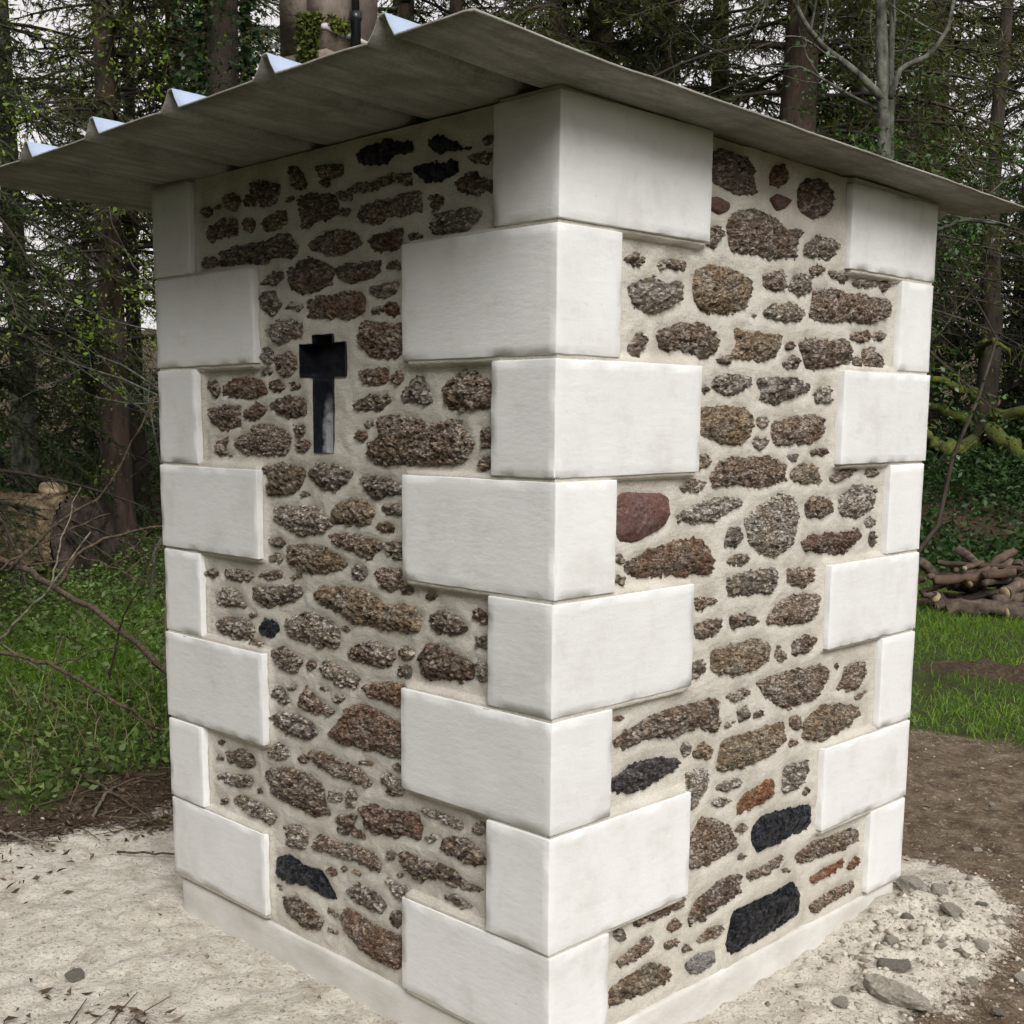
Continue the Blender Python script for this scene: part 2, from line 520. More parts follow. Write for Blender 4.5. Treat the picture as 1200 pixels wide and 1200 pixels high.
def spaced(lo, hi, f0, f1, h):
    mid = np.arange(f0, f1, h)
    out_hi, out_lo, s = [], [], h
    v = mid[-1]
    while v < hi:
        s *= 1.055; v += s; out_hi.append(v)
    v, s = mid[0], h
    while v > lo:
        s *= 1.055; v -= s; out_lo.append(v)
    return np.concatenate([out_lo[::-1], mid, out_hi])

gx = spaced(-90, 90, -3.4, 1.1, .015)
gy = spaced(-90, 90, -1.1, 3.4, .015)
X, Y = np.meshgrid(gx, gy, indexing='ij')
X, Y = X.ravel(), Y.ravel()
Z = gz(X, Y)
me = make_mesh("ground", np.column_stack([X, Y, Z]), grid_quads(len(gx), len(gy)), None, True)
sa, gr, li = zones(X, Y)
at = me.attributes.new("zone", 'FLOAT_COLOR', 'POINT')
at.data.foreach_set("color", np.column_stack([sa, gr, li, np.ones_like(sa)]).astype(np.float32).ravel())

def mat_ground():
    m, nt, b = new_mat("ground_earth")
    v = coords(nt)
    zc = node(nt, "ShaderNodeAttribute", attribute_name="zone").outputs["Color"]
    sep = node(nt, "ShaderNodeSeparateColor", {0: zc})
    fine = noise(nt, v, 45, 4, .72)
    mid = noise(nt, v, 9, 4, .65)
    soil = ramp(nt, mid, [(.3, (.085, .058, .038)), (.5, (.16, .118, .08)), (.72, (.26, .205, .15))])
    soil = mixc(nt, ramp(nt, noise(nt, v, 38, 4, .75), [(.56, 0.0), (.66, .85)]), soil, (.42, .36, .28))
    soil = mixc(nt, ramp(nt, noise(nt, v, 90, 3, .75), [(.36, .8), (.46, 0.0)]), soil, (.045, .032, .022))
    sand = ramp(nt, mid, [(.25, (.46, .41, .335)), (.5, (.69, .645, .555)), (.75, (.76, .72, .635))])
    sand = mixc(nt, ramp(nt, noise(nt, v, 70, 3, .75), [(.35, .65), (.45, 0.0)]), sand, (.17, .14, .105))
    green = ramp(nt, mid, [(.3, (.045, .040, .020)), (.55, (.055, .070, .022)), (.75, (.07, .10, .025))])
    lit = ramp(nt, fine, [(.3, (.028, .019, .012)), (.5, (.075, .052, .034)), (.68, (.15, .11, .075))])
    def sharp(s):
        a = node(nt, "ShaderNodeMath", {0: fine, 1: .5}, operation='SUBTRACT').outputs[0]
        a = node(nt, "ShaderNodeMath", {0: a, 1: 1.1, 2: s}, operation='MULTIPLY_ADD').outputs[0]
        return ramp(nt, a, [(.35, 0.0), (.62, 1.0)])
    c = mixc(nt, sharp(sep.outputs[2]), soil, lit)
    c = mixc(nt, sharp(sep.outputs[0]), c, sand)
    c = mixc(nt, sharp(sep.outputs[1]), c, green)
    set_base(nt, b, c)
    b.inputs["Roughness"].default_value = .95
    b.inputs["Specular IOR Level"].default_value = .2
    h = bump(nt, b, fine, .9, .02)
    bump(nt, b, noise(nt, v, 170, 3, .75), .8, .006, h)
    return m

M['ground'] = mat_ground()
ground = link("ground", me, M['ground'])
tag(ground, "pale sand and brown earth round the shed, turning to grass", None, None, "structure")

# ------------------------------------------------------------------ the shed
shed = thing("stone_shed", "small square rubble stone shed with white quoins and ribbed metal roof", "shed", (-.86, .885, 0))

def shed_part(name, me, mat):
    o = link(name, me, mat, shed)
    o.location = (.86, -.885, 0)
    return o

def rbox(x0, x1, y0, y1, z0, z1, r=.003, step=.022, amp=.0014, chip=.004, seed=0):
    """box with softly rounded, slightly worn edges"""
    lo, hi = np.array([x0, y0, z0]), np.array([x1, y1, z1])
    def lines(a, b):
        n = max(2, int(round((b - a - 2 * r) / step)))
        return np.concatenate([[a, a + .35 * r, a + r], np.linspace(a + r, b - r, n + 1)[1:-1], [b - r, b - .35 * r, b]])
    ax = [lines(lo[i], hi[i]) for i in range(3)]
    mb = MB()
    for i in range(3):
        j, k = (i + 1) % 3, (i + 2) % 3
        U, W = np.meshgrid(ax[j], ax[k], indexing='ij')
        for sgn in (0, 1):
            P = np.zeros((U.size, 3))
            P[:, i] = hi[i] if sgn else lo[i]
            P[:, j] = U.ravel(); P[:, k] = W.ravel()
            C = np.clip(P, lo + r, hi - r)
            D = P - C
            L = np.linalg.norm(D, axis=1)[:, None] + 1e-12
            P = C + D / L * r
            n = D / L
            edge = (np.abs(D) > r * .55).sum(1) >= 2
            P = P + n * (amp * fbm(P * 11 + seed, 3, 5))[:, None]
            P = P - n * (edge * chip * np.clip(fbm(P * 28 + seed * 3, 3, 8) * 1.6, 0, 1))[:, None]
            Q = grid_quads(len(ax[j]), len(ax[k]))
            mb.add(P, Q if sgn else Q[:, ::-1])
    return mb

ZJ_C = [2.358, 2.081, 1.789, 1.514, 1.236, .959, .680, .385, .118]
ZJ_L = [2.357, 2.080, 1.802, 1.504, 1.233, .958, .668, .395, .126]
ZJ_R = [2.322, 2.076, 1.797, 1.516, 1.229, .967, .666, .399, .114]
A_L = [.205, .525, .206, .530, .214, .535, .213, .540]       # near corner, along the left face
A_R = [.562, .224, .547, .218, .542, .219, .552, .222]       # near corner, along the right face
L_E = [1.499, 1.174, 1.495, 1.173, 1.505, 1.167, 1.515, 1.180]
R_E = [1.246, 1.565, 1.239, 1.548, 1.218, 1.553, 1.230, 1.541]
GAP = .0045
rects_L, rects_R = [], []
for k in range(8):
    zt, zb = ZJ_C[k] - GAP, ZJ_C[k + 1] + GAP
    j = RNG.uniform(-.0025, .0025, 2)
    shed_part("quoin", rbox(-A_L[k], j[0], j[1], A_R[k], zb, zt, seed=k).mesh("quoin", True), M['white'])
    rects_L.append((-A_L[k], .02, zb, zt)); rects_R.append((-.02, A_R[k], zb, zt))
    zt, zb = ZJ_L[k] - GAP, ZJ_L[k + 1] + GAP
    j = RNG.uniform(-.003, .003, 2)
    shed_part("quoin", rbox(-1.72 + j[0], -L_E[k], j[1], .50 if k % 2 == 0 else .23, zb, zt, seed=10 + k).mesh("quoin", True), M['white'])
    rects_L.append((-1.74, -L_E[k], zb, zt))
    zt, zb = ZJ_R[k] - GAP, ZJ_R[k + 1] + GAP
    j = RNG.uniform(-.003, .003, 2)
    shed_part("quoin", rbox(-.22 if k % 2 == 0 else -.50, j[0], R_E[k], 1.77 + j[1], zb, zt, seed=20 + k).mesh("quoin", True), M['white'])
    rects_R.append((R_E[k], 1.79, zb, zt))
    zt -= .004
    shed_part("quoin", rbox(-1.72, -1.72 + (.52 if k % 2 else .22), 1.77 - (.22 if k % 2 else .52), 1.77, zb, zt, seed=30 + k, step=.06).mesh("quoin", True), M['white'])

shed_part("plinth", rbox(-1.703, -.017, .017, 1.753, -.2, .104, r=.010, step=.03, amp=.002, chip=.003, seed=50).mesh("plinth", True), M['plinth'])
core = MB(); core.box(-1.692, -.075, .115, 1.742, -.1, 2.325)
shed_part("inner_wall", core.mesh("inner_wall"), M['mortar'])

# outlines of the wall stones in millimetres along and up each wall (first letter: kind of stone)
LEFT_STONES = """
k:-724,2332 -682,2342 -580,2340 -517,2320 -514,2300 -574,2302 -609,2287 -683,2286 -724,2305
b:-1027,2335 -989,2332 -968,2312 -940,2270 -978,2265 -1016,2292 -1030,2313
b:-901,2315 -786,2309 -782,2274 -838,2276 -894,2295
b:-843,2264 -853,2260 -868,2262 -880,2267 -881,2274 -871,2278 -856,2276 -844,2271
b:-1217,2318 -1144,2311 -1072,2294 -1087,2247 -1165,2240 -1191,2274 -1223,2290
b:-1368,2295 -1304,2298 -1262,2272 -1287,2244 -1340,2250
b:-1417,2251 -1432,2243 -1455,2244 -1472,2254 -1473,2267 -1458,2275 -1436,2274 -1419,2264
t:-1192,2257 -1206,2250 -1228,2252 -1245,2261 -1247,2272 -1232,2279 -1210,2277 -1194,2268
b:-1437,2213 -1356,2231 -1293,2224 -1285,2181 -1389,2176 -1440,2173
b:-1195,2189 -1209,2179 -1232,2180 -1248,2192 -1250,2207 -1235,2217 -1213,2216 -1196,2205
t:-1162,2194 -1120,2220 -1040,2224 -1037,2181 -1103,2173 -1158,2176
b:-987,2249 -903,2251 -823,2239 -807,2214 -816,2182 -840,2175 -897,2176 -956,2158 -976,2180 -972,2199
b:-752,2219 -768,2213 -791,2215 -810,2224 -812,2235 -796,2241 -772,2239 -754,2230
b:-761,2180 -773,2175 -792,2176 -806,2183 -807,2191 -795,2196 -777,2194 -763,2188
b:-767,2251 -683,2252 -588,2257 -518,2248 -518,2224 -581,2236 -639,2228 -706,2225 -764,2232
b:-726,2184 -677,2200 -589,2200 -531,2203 -483,2203 -474,2152 -525,2153 -557,2149 -610,2159 -624,2139 -713,2151
b:-1393,2102 -1415,2092 -1449,2093 -1474,2105 -1477,2122 -1454,2132 -1421,2131 -1396,2118
b:-1375,2137 -1282,2147 -1150,2148 -1086,2159 -1025,2155 -983,2117 -1001,2091 -1124,2099 -1143,2083 -1245,2097 -1323,2093 -1378,2095
b:-940,2122 -890,2142 -809,2143 -739,2131 -709,2096 -763,2084 -810,2077 -891,2089 -940,2105
r:-686,2108 -611,2123 -547,2121 -551,2077 -590,2069 -656,2073 -678,2088
g:-1178,2027 -1126,2054 -1072,2062 -1055,2043 -1091,2023 -1168,2026
b:-1032,2052 -975,2077 -924,2082 -827,2050 -840,2003 -893,1992 -969,1987 -1021,2006
b:-819,2044 -771,2057 -687,2052 -634,2050 -642,2016 -695,2006 -757,1999 -811,2020
b:-557,2029 -571,2024 -592,2025 -608,2031 -610,2040 -596,2045 -575,2044 -559,2037
g:-1169,2000 -1110,2004 -1066,1963 -1107,1940 -1139,1939 -1166,1969
b:-962,1949 -984,1945 -1018,1946 -1045,1952 -1048,1960 -1026,1964 -991,1963 -965,1957
r:-953,1971 -894,1980 -734,1981 -696,1960 -704,1922 -750,1913 -912,1919 -946,1921
b:-684,1987 -620,1992 -562,1992 -577,1963 -636,1956 -677,1965
b:-624,1922 -636,1916 -654,1916 -668,1922 -670,1931 -658,1936 -640,1936 -626,1930
r:-562,1916 -577,1906 -602,1906 -620,1916 -623,1930 -607,1940 -582,1940 -564,1930
g:-1150,1898 -1095,1919 -1032,1928 -972,1908 -973,1873 -1043,1865 -1097,1857 -1132,1885
b:-732,1872 -712,1902 -629,1895 -553,1887 -553,1813 -579,1803 -668,1810 -725,1831
k:-460,2318 -423,2320 -375,2305 -328,2286 -293,2277 -328,2275 -411,2283 -454,2297
b:-259,2291 -229,2298 -227,2281 -254,2283
b:-232,2245 -249,2239 -277,2241 -299,2249 -303,2258 -286,2264 -258,2262 -236,2255
k:-501,2262 -448,2263 -357,2256 -348,2227 -393,2218 -455,2216 -480,2229 -498,2247
b:-360,2206 -328,2221 -287,2223 -270,2206 -231,2200 -228,2170 -270,2175 -281,2165 -328,2178
b:-398,2162 -411,2152 -432,2153 -448,2164 -450,2179 -437,2188 -416,2186 -399,2176
g:-449,2121 -424,2138 -375,2147 -304,2144 -267,2129 -298,2105 -310,2087 -363,2096 -400,2086 -436,2099
b:-465,2083 -481,2074 -506,2075 -526,2086 -528,2100 -512,2108 -486,2107 -467,2096
g:-1121,1823 -1136,1810 -1157,1809 -1174,1821 -1175,1837 -1161,1850 -1139,1851 -1123,1839
b:-1005,1792 -1033,1771 -1076,1769 -1109,1788 -1112,1816 -1083,1837 -1040,1838 -1008,1819
g:-1126,1780 -1141,1774 -1164,1774 -1181,1779 -1183,1787 -1168,1792 -1145,1792 -1128,1787
b:-1472,1760 -1420,1764 -1396,1731 -1422,1712 -1458,1726
r:-1395,1742 -1313,1768 -1240,1766 -1184,1760 -1148,1723 -1233,1707 -1361,1709 -1396,1723
b:-1147,1744 -1100,1761 -1060,1742 -1083,1724 -1138,1728
b:-990,1735 -1003,1729 -1022,1729 -1037,1734 -1039,1742 -1026,1749 -1006,1749 -992,1744
b:-1471,1676 -1342,1689 -1288,1686 -1295,1637 -1286,1621 -1386,1612 -1447,1631
r:-1264,1670 -1215,1694 -1149,1680 -1169,1659 -1226,1640 -1270,1651
b:-1125,1696 -1057,1711 -969,1710 -962,1664 -1023,1652 -1095,1664 -1126,1680
g:-1429,1583 -1357,1590 -1379,1559 -1339,1535 -1431,1535
b:-1322,1571 -1307,1593 -1247,1605 -1217,1630 -1142,1635 -1078,1617 -1038,1602 -1053,1550 -1154,1539 -1269,1545
b:-974,1611 -989,1600 -1012,1599 -1029,1607 -1031,1621 -1016,1631 -993,1632 -976,1624
b:-959,1563 -982,1555 -1007,1558 -1020,1571 -1013,1586 -990,1594 -965,1591 -952,1578
r:-718,1770 -691,1779 -608,1779 -605,1742 -646,1736 -715,1742
b:-549,1750 -561,1739 -579,1738 -593,1747 -595,1761 -583,1772 -565,1772 -551,1763
b:-755,1689 -692,1712 -616,1714 -594,1693 -639,1669 -739,1672
g:-515,1754 -476,1757 -450,1719 -438,1690 -489,1686 -541,1694 -554,1716
b:-394,1735 -363,1755 -327,1768 -280,1757 -233,1736 -230,1674 -297,1673 -375,1675 -400,1702
b:-658,1651 -609,1658 -515,1656 -451,1639 -339,1648 -315,1615 -291,1591 -309,1558 -351,1541 -451,1531 -529,1537 -652,1525 -695,1548 -694,1589 -651,1603 -651,1634
r:-696,1600 -711,1591 -736,1590 -754,1597 -756,1608 -741,1617 -716,1618 -698,1611
b:-273,1628 -235,1632 -235,1584 -264,1584
b:-231,1539 -242,1530 -259,1528 -272,1535 -274,1547 -263,1557 -246,1559 -232,1551
t:-1170,1504 -1100,1520 -992,1515 -975,1495 -994,1458 -1048,1434 -1159,1424 -1148,1467
g:-957,1506 -905,1528 -830,1525 -754,1507 -791,1471 -849,1446 -916,1461 -954,1485
g:-731,1498 -660,1502 -584,1490 -557,1478 -560,1453 -611,1453 -668,1437 -710,1467
g:-1141,1387 -1085,1403 -1013,1399 -926,1406 -892,1390 -851,1362 -910,1332 -998,1318 -1069,1332 -1133,1360
t:-867,1392 -824,1419 -759,1440 -704,1426 -666,1403 -686,1373 -785,1361 -851,1362
g:-647,1420 -598,1432 -554,1427 -557,1403 -612,1402
t:-591,1357 -613,1349 -640,1350 -658,1361 -655,1374 -633,1382 -606,1380 -588,1370
b:-1154,1297 -1107,1309 -1075,1287 -1108,1276 -1145,1281
g:-1091,1240 -1111,1232 -1138,1231 -1157,1239 -1156,1250 -1136,1258 -1108,1258 -1089,1251
t:-1062,1277 -999,1293 -894,1295 -828,1280 -779,1254 -828,1236 -896,1220 -1001,1218 -1050,1235
b:-868,1331 -802,1341 -729,1338 -651,1334 -633,1311 -691,1276 -762,1290 -827,1303
g:-627,1322 -585,1334 -553,1328 -553,1281 -586,1285 -613,1305
b:-1440,1165 -1457,1154 -1482,1151 -1501,1156 -1503,1168 -1486,1178 -1461,1182 -1442,1176
g:-1408,1175 -1345,1192 -1245,1184 -1266,1160 -1347,1155 -1398,1159
g:-1226,1181 -1158,1204 -1092,1212 -1097,1185 -1168,1181
g:-1459,1100 -1399,1130 -1328,1128 -1299,1094 -1274,1080 -1392,1070 -1449,1081
g:-1257,1127 -1227,1153 -1112,1161 -1002,1172 -1003,1143 -1067,1120 -1152,1091 -1244,1100
g:-700,1234 -718,1218 -746,1214 -768,1223 -770,1241 -752,1256 -724,1260 -702,1251
b:-664,1244 -622,1260 -562,1261 -551,1211 -607,1195 -653,1215
g:-511,1206 -524,1199 -543,1196 -558,1200 -559,1208 -547,1215 -528,1218 -513,1214
t:-954,1153 -923,1181 -835,1190 -729,1194 -664,1182 -636,1160 -566,1172 -505,1163 -476,1145 -492,1109 -546,1098 -637,1096 -702,1099 -768,1093 -836,1116 -916,1126
b:-456,1151 -414,1170 -363,1167 -326,1150 -310,1135 -338,1114 -388,1112 -440,1114
b:-289,1180 -265,1189 -238,1179 -241,1154 -277,1160
g:-289,1112 -241,1133 -236,1093 -265,1096
g:-1463,1011 -1393,1040 -1291,1047 -1242,1021 -1253,986 -1324,974 -1417,982
k:-1222,1030 -1192,1061 -1135,1057 -1112,1027 -1156,1004 -1208,1009
g:-1083,1063 -1041,1085 -951,1101 -865,1090 -832,1068 -825,1019 -884,1008 -989,1010 -1071,1016
b:-796,1010 -750,1040 -671,1055 -602,1042 -587,1019 -625,991 -703,987 -776,992
g:-510,1041 -525,1030 -549,1025 -568,1030 -570,1043 -555,1055 -531,1059 -512,1054
g:-521,990 -536,977 -560,972 -579,978 -581,991 -565,1004 -541,1009 -523,1003
g:-1198,965 -1221,957 -1249,958 -1266,967 -1261,979 -1238,987 -1210,986 -1194,977
g:-1162,970 -1100,984 -1045,964 -1000,957 -1037,910 -1111,916 -1148,938
b:-937,944 -953,936 -974,935 -986,943 -983,954 -966,963 -946,963 -933,956
g:-929,954 -885,974 -809,956 -736,946 -753,915 -836,910 -904,925
r:-723,921 -675,943 -603,952 -544,946 -562,892 -632,896 -705,903
r:-489,1056 -453,1081 -401,1081 -344,1065 -301,1059 -283,1031 -289,1009 -363,997 -466,985 -486,1014
g:-283,1061 -238,1059 -240,1012 -273,1007
g:-1172,827 -1132,862 -1090,849 -1068,814 -1115,811
b:-1021,841 -993,887 -958,868 -923,847 -846,828 -889,815 -968,809 -1013,818
g:-802,875 -816,866 -836,862 -852,864 -854,873 -840,882 -820,886 -804,883
g:-1174,759 -1107,782 -1023,791 -960,775 -925,754 -970,726 -1053,719 -1137,737
r:-882,763 -838,798 -795,853 -737,873 -658,867 -619,853 -558,844 -555,759 -612,744 -675,750 -789,743 -856,746
b:-1425,596 -1329,627 -1269,613 -1250,584 -1322,566 -1405,576
g:-1082,656 -1112,638 -1153,633 -1181,642 -1178,661 -1148,678 -1107,684 -1080,674
b:-985,656 -1002,648 -1024,647 -1036,654 -1032,665 -1015,673 -993,673 -981,666
b:-976,686 -909,700 -840,692 -757,688 -708,667 -684,646 -783,637 -876,644 -946,657
g:-1478,512 -1396,532 -1282,545 -1268,522 -1356,499 -1441,498
b:-1200,583 -1093,620 -982,618 -912,601 -900,543 -874,521 -950,497 -1078,501 -1164,521 -1187,557
g:-828,574 -850,565 -875,565 -890,575 -884,587 -862,596 -836,595 -822,586
g:-760,589 -772,571 -791,565 -805,574 -807,594 -794,612 -776,618 -762,609
g:-644,696 -559,694 -560,651 -606,638 -641,661
g:-1414,433 -1427,423 -1447,417 -1462,420 -1464,430 -1450,440 -1430,446 -1415,443
g:-1389,455 -1326,479 -1234,470 -1147,456 -1167,419 -1236,422 -1359,435
b:-853,526 -759,549 -768,525 -802,479 -845,484
r:-740,574 -694,599 -636,593 -550,609 -502,616 -482,579 -492,539 -537,541 -608,523 -688,517 -725,543
g:-1109,433 -1033,455 -988,437 -1007,387 -1073,370 -1101,397
b:-970,414 -933,451 -854,443 -778,458 -687,460 -648,428 -672,405 -762,408 -847,407 -952,396
g:-594,471 -603,461 -617,457 -628,459 -630,468 -620,477 -606,482 -595,479
k:-1151,323 -1083,347 -1009,329 -936,344 -884,302 -854,274 -902,263 -1011,271 -1086,256 -1139,264
g:-814,316 -763,347 -689,347 -633,326 -649,294 -714,285 -789,296
g:-631,405 -595,396 -538,393 -560,358 -602,365 -624,383
b:-1126,197 -1068,223 -994,213 -922,189 -941,154 -1015,137 -1089,155 -1123,168
r:-840,229 -807,264 -715,252 -640,245 -562,245 -563,161 -612,149 -716,150 -793,176 -832,200
b:-564,296 -577,278 -597,270 -612,277 -614,295 -601,312 -581,320 -566,313
g:-482,630 -441,640 -376,637 -318,626 -363,615 -428,620
g:-254,626 -271,616 -286,617 -291,628 -283,642 -267,652 -252,651 -247,640
b:-415,558 -376,587 -306,593 -262,571 -238,551 -281,526 -337,533 -395,540
b:-573,489 -537,498 -482,489 -415,503 -363,499 -305,478 -240,481 -274,460 -350,452 -415,461 -496,431 -552,447
g:-395,425 -350,433 -286,420 -324,404 -376,412
g:-591,471 -600,461 -614,456 -625,460 -626,469 -617,479 -603,483 -592,480
"""
RIGHT_STONES = """
b:589,2302 651,2323 737,2324 783,2294 793,2229 710,2222 634,2239 592,2251
r:852,2282 884,2314 931,2320 939,2290 900,2263 859,2264
m:861,2231 901,2249 967,2240 939,2215 898,2204
b:995,2272 1030,2299 1104,2312 1170,2298 1179,2269 1139,2209 1063,2200 999,2222
m:585,2200 626,2208 685,2198 670,2175 628,2164 586,2174
b:583,2127 640,2139 647,2104 622,2084 586,2083
b:671,2148 702,2179 801,2193 893,2185 919,2166 1028,2164 1006,2127 1003,2088 854,2075 763,2085 686,2084
g:1043,2130 1104,2162 1223,2154 1213,2120 1174,2100 1046,2102
b:266,2023 311,2043 343,2030 321,2011 276,2013
g:391,2022 442,2044 502,2032 493,2014 405,2015
g:273,1963 359,1989 416,1979 494,1991 486,1949 438,1917 353,1901 297,1920
t:536,1959 543,2012 604,2038 699,2037 790,2007 792,1970 750,1936 652,1921 558,1928
b:840,2036 939,2047 948,2006 907,1994 848,1999
g:972,2015 1000,2049 1081,2049 1085,2010 1041,1994 979,1996
b:1146,2063 1129,2054 1103,2051 1082,2056 1079,2066 1095,2076 1121,2079 1142,2074
b:1176,2077 1279,2058 1260,2043 1185,2057
g:1315,2047 1370,2062 1472,2062 1430,2045 1330,2038
b:1535,2051 1520,2038 1495,2035 1475,2043 1471,2057 1486,2070 1510,2073 1531,2065
b:1084,1944 1104,2011 1208,2022 1318,2013 1507,2011 1527,1962 1397,1937 1270,1937 1190,1926 1091,1927
g:846,1936 909,1965 1019,1963 1064,1946 1035,1921 889,1919
b:273,1812 308,1853 345,1866 351,1827 320,1800 287,1801
b:383,1857 479,1888 601,1888 661,1858 647,1821 595,1800 502,1821 404,1820
t:712,1823 732,1855 719,1885 821,1881 939,1880 930,1838 885,1804 780,1807 713,1814
b:1315,1905 1428,1914 1424,1886 1317,1881
b:1527,1901 1507,1892 1474,1889 1448,1895 1444,1905 1464,1914 1497,1916 1523,1911
b:1023,1851 1009,1842 985,1838 964,1841 958,1849 971,1857 996,1862 1017,1859
b:957,1800 992,1827 1040,1822 1032,1795 970,1790
b:1026,1868 1089,1877 1194,1875 1275,1886 1319,1853 1309,1818 1200,1800 1083,1790 1054,1829
b:1383,1855 1447,1869 1518,1839 1506,1806 1403,1806
b:1386,1811 1373,1801 1352,1799 1334,1807 1331,1820 1344,1830 1365,1832 1383,1824
b:706,1803 694,1794 670,1790 650,1794 644,1803 657,1812 680,1816 700,1813
g:619,1740 650,1765 805,1769 802,1738 752,1718 652,1722
g:621,1725 610,1719 593,1718 579,1722 577,1730 588,1737 605,1738 619,1733
g:830,1751 875,1765 1021,1768 1100,1737 1025,1715 940,1694 845,1700 855,1726
g:1121,1727 1165,1751 1213,1739 1216,1704 1143,1696
t:580,1676 665,1686 799,1677 813,1632 804,1607 748,1578 659,1592 583,1618
g:896,1640 881,1630 857,1628 838,1637 835,1650 849,1661 873,1662 893,1653
g:899,1586 884,1574 854,1570 828,1577 820,1590 835,1602 865,1605 891,1599
b:907,1639 1016,1662 1178,1662 1182,1610 1151,1590 1035,1584 924,1579
b:1114,1563 1206,1572 1215,1551 1128,1549
t:575,1565 628,1558 635,1533 577,1523
b:631,1502 662,1539 761,1549 926,1549 1001,1524 992,1477 883,1467 743,1476 643,1479
g:1052,1540 1039,1533 1018,1533 1001,1539 998,1548 1011,1554 1032,1555 1049,1549
t:1009,1504 1065,1526 1170,1517 1174,1471 1095,1467 1017,1480
b:1227,1483 1323,1506 1395,1504 1340,1476 1242,1469
t:1523,1486 1502,1479 1467,1478 1438,1483 1433,1491 1453,1498 1488,1500 1517,1495
g:502,1481 547,1498 611,1493 591,1466 518,1465
m:252,1467 275,1478 447,1465 459,1416 431,1381 316,1350 260,1359 246,1386
g:490,1408 571,1435 678,1446 791,1435 758,1414 670,1389 574,1382 501,1392
g:789,1380 863,1415 970,1447 1034,1428 1070,1371 1044,1296 958,1268 884,1277 822,1311 808,1352
b:1100,1411 1151,1430 1247,1419 1257,1382 1197,1364 1116,1372
g:1288,1424 1385,1456 1505,1445 1488,1386 1410,1349 1300,1373
g:707,1332 727,1364 772,1367 798,1333 764,1309 707,1316
b:710,1277 777,1292 824,1278 791,1257 722,1266
r:1095,1300 1147,1317 1284,1316 1435,1318 1431,1284 1318,1248 1178,1265 1110,1281
g:1513,1331 1496,1324 1469,1324 1447,1333 1443,1344 1460,1351 1487,1351 1510,1342
b:1520,1270 1510,1257 1494,1256 1483,1270 1483,1289 1494,1302 1510,1302 1520,1289
r:281,1302 365,1325 483,1344 597,1343 647,1304 645,1253 559,1248 436,1259 348,1257 291,1271
t:279,1309 269,1302 253,1303 241,1310 240,1319 249,1326 265,1326 277,1319
t:286,1258 276,1252 261,1253 248,1259 247,1268 256,1274 272,1273 284,1266
g:718,1227 780,1235 960,1237 970,1177 903,1167 738,1176
b:1023,1228 1168,1220 1165,1181 1106,1168 1033,1189
b:573,1189 670,1183 661,1161 585,1153
b:576,1119 630,1126 708,1117 686,1093 633,1070 583,1082
b:741,1120 810,1125 883,1100 849,1084 749,1085
b:921,1093 980,1135 1068,1151 1188,1139 1180,1078 1114,1057 997,1067 928,1078
t:656,1037 746,1042 863,1045 938,1021 935,973 857,956 751,954 659,981
b:966,976 988,1015 1029,982 1005,960
b:1053,1007 1130,1022 1206,1006 1148,966 1068,973
g:571,1016 624,1019 637,987 573,961
b:877,920 994,930 1234,918 1265,884 1187,822 1054,814 975,841 910,887
b:1379,898 1499,897 1489,844 1432,810 1313,828 1354,856
b:737,900 823,917 849,896 779,880
g:786,851 839,860 853,826 806,813
b:253,866 323,885 401,903 513,903 685,908 706,837 680,808 612,840 505,830 393,841 306,832 258,847
t:1145,755 1245,794 1331,787 1467,754 1494,718 1398,695 1226,680 1148,710
g:580,774 571,764 555,765 543,777 541,793 550,804 565,802 578,790
t:593,771 636,786 693,762 661,741 600,753
t:707,722 727,780 856,777 1031,782 1054,727 986,689 862,684 766,689 709,691
b:1129,754 1114,744 1089,746 1070,761 1066,779 1081,789 1105,787 1125,772
b:1120,693 1108,689 1089,691 1073,700 1071,709 1083,713 1102,710 1118,702
d:251,762 326,790 405,791 530,760 509,741 428,719 329,714 257,733
g:563,717 607,721 657,705 654,658 601,605 577,621
g:1041,642 1175,637 1178,599 1140,562 1047,556
g:826,637 801,628 754,626 714,634 703,646 727,655 773,657 814,649
g:774,594 754,587 717,589 685,597 677,608 697,615 733,614 766,605
o:803,570 843,603 991,619 995,560 883,552 810,547
k:887,486 935,511 1077,508 1228,490 1207,410 1084,417 929,411 890,442
b:869,495 859,486 836,486 814,493 805,505 815,513 838,514 860,506
b:581,532 636,577 704,561 777,513 816,453 745,443 588,432
b:1129,345 1224,368 1491,347 1495,301 1374,299 1258,305 1145,315
b:864,362 958,359 1054,368 1037,339 947,325 872,335
o:1213,250 1319,262 1423,263 1410,234 1235,229
o:1441,226 1508,249 1527,220 1457,213
b:588,304 625,349 738,374 833,367 836,312 742,295 651,279 595,281
b:1220,159 1326,176 1500,174 1495,138 1359,135 1243,136
b:346,369 421,373 569,372 581,348 453,344 356,352
b:497,307 539,322 556,293 508,290
g:319,342 311,333 293,333 275,342 267,355 274,364 292,364 311,355
k:778,188 803,260 888,265 1016,259 1122,268 1173,223 1157,158 1051,143 897,137 781,136
t:625,228 687,244 757,234 735,208 643,212
w:584,171 644,187 726,168 722,133 613,133
b:271,278 334,291 413,309 451,281 425,262 315,257
t:258,210 326,221 427,231 512,187 525,155 430,153 269,161
b:488,263 552,257 542,243 499,246
"""

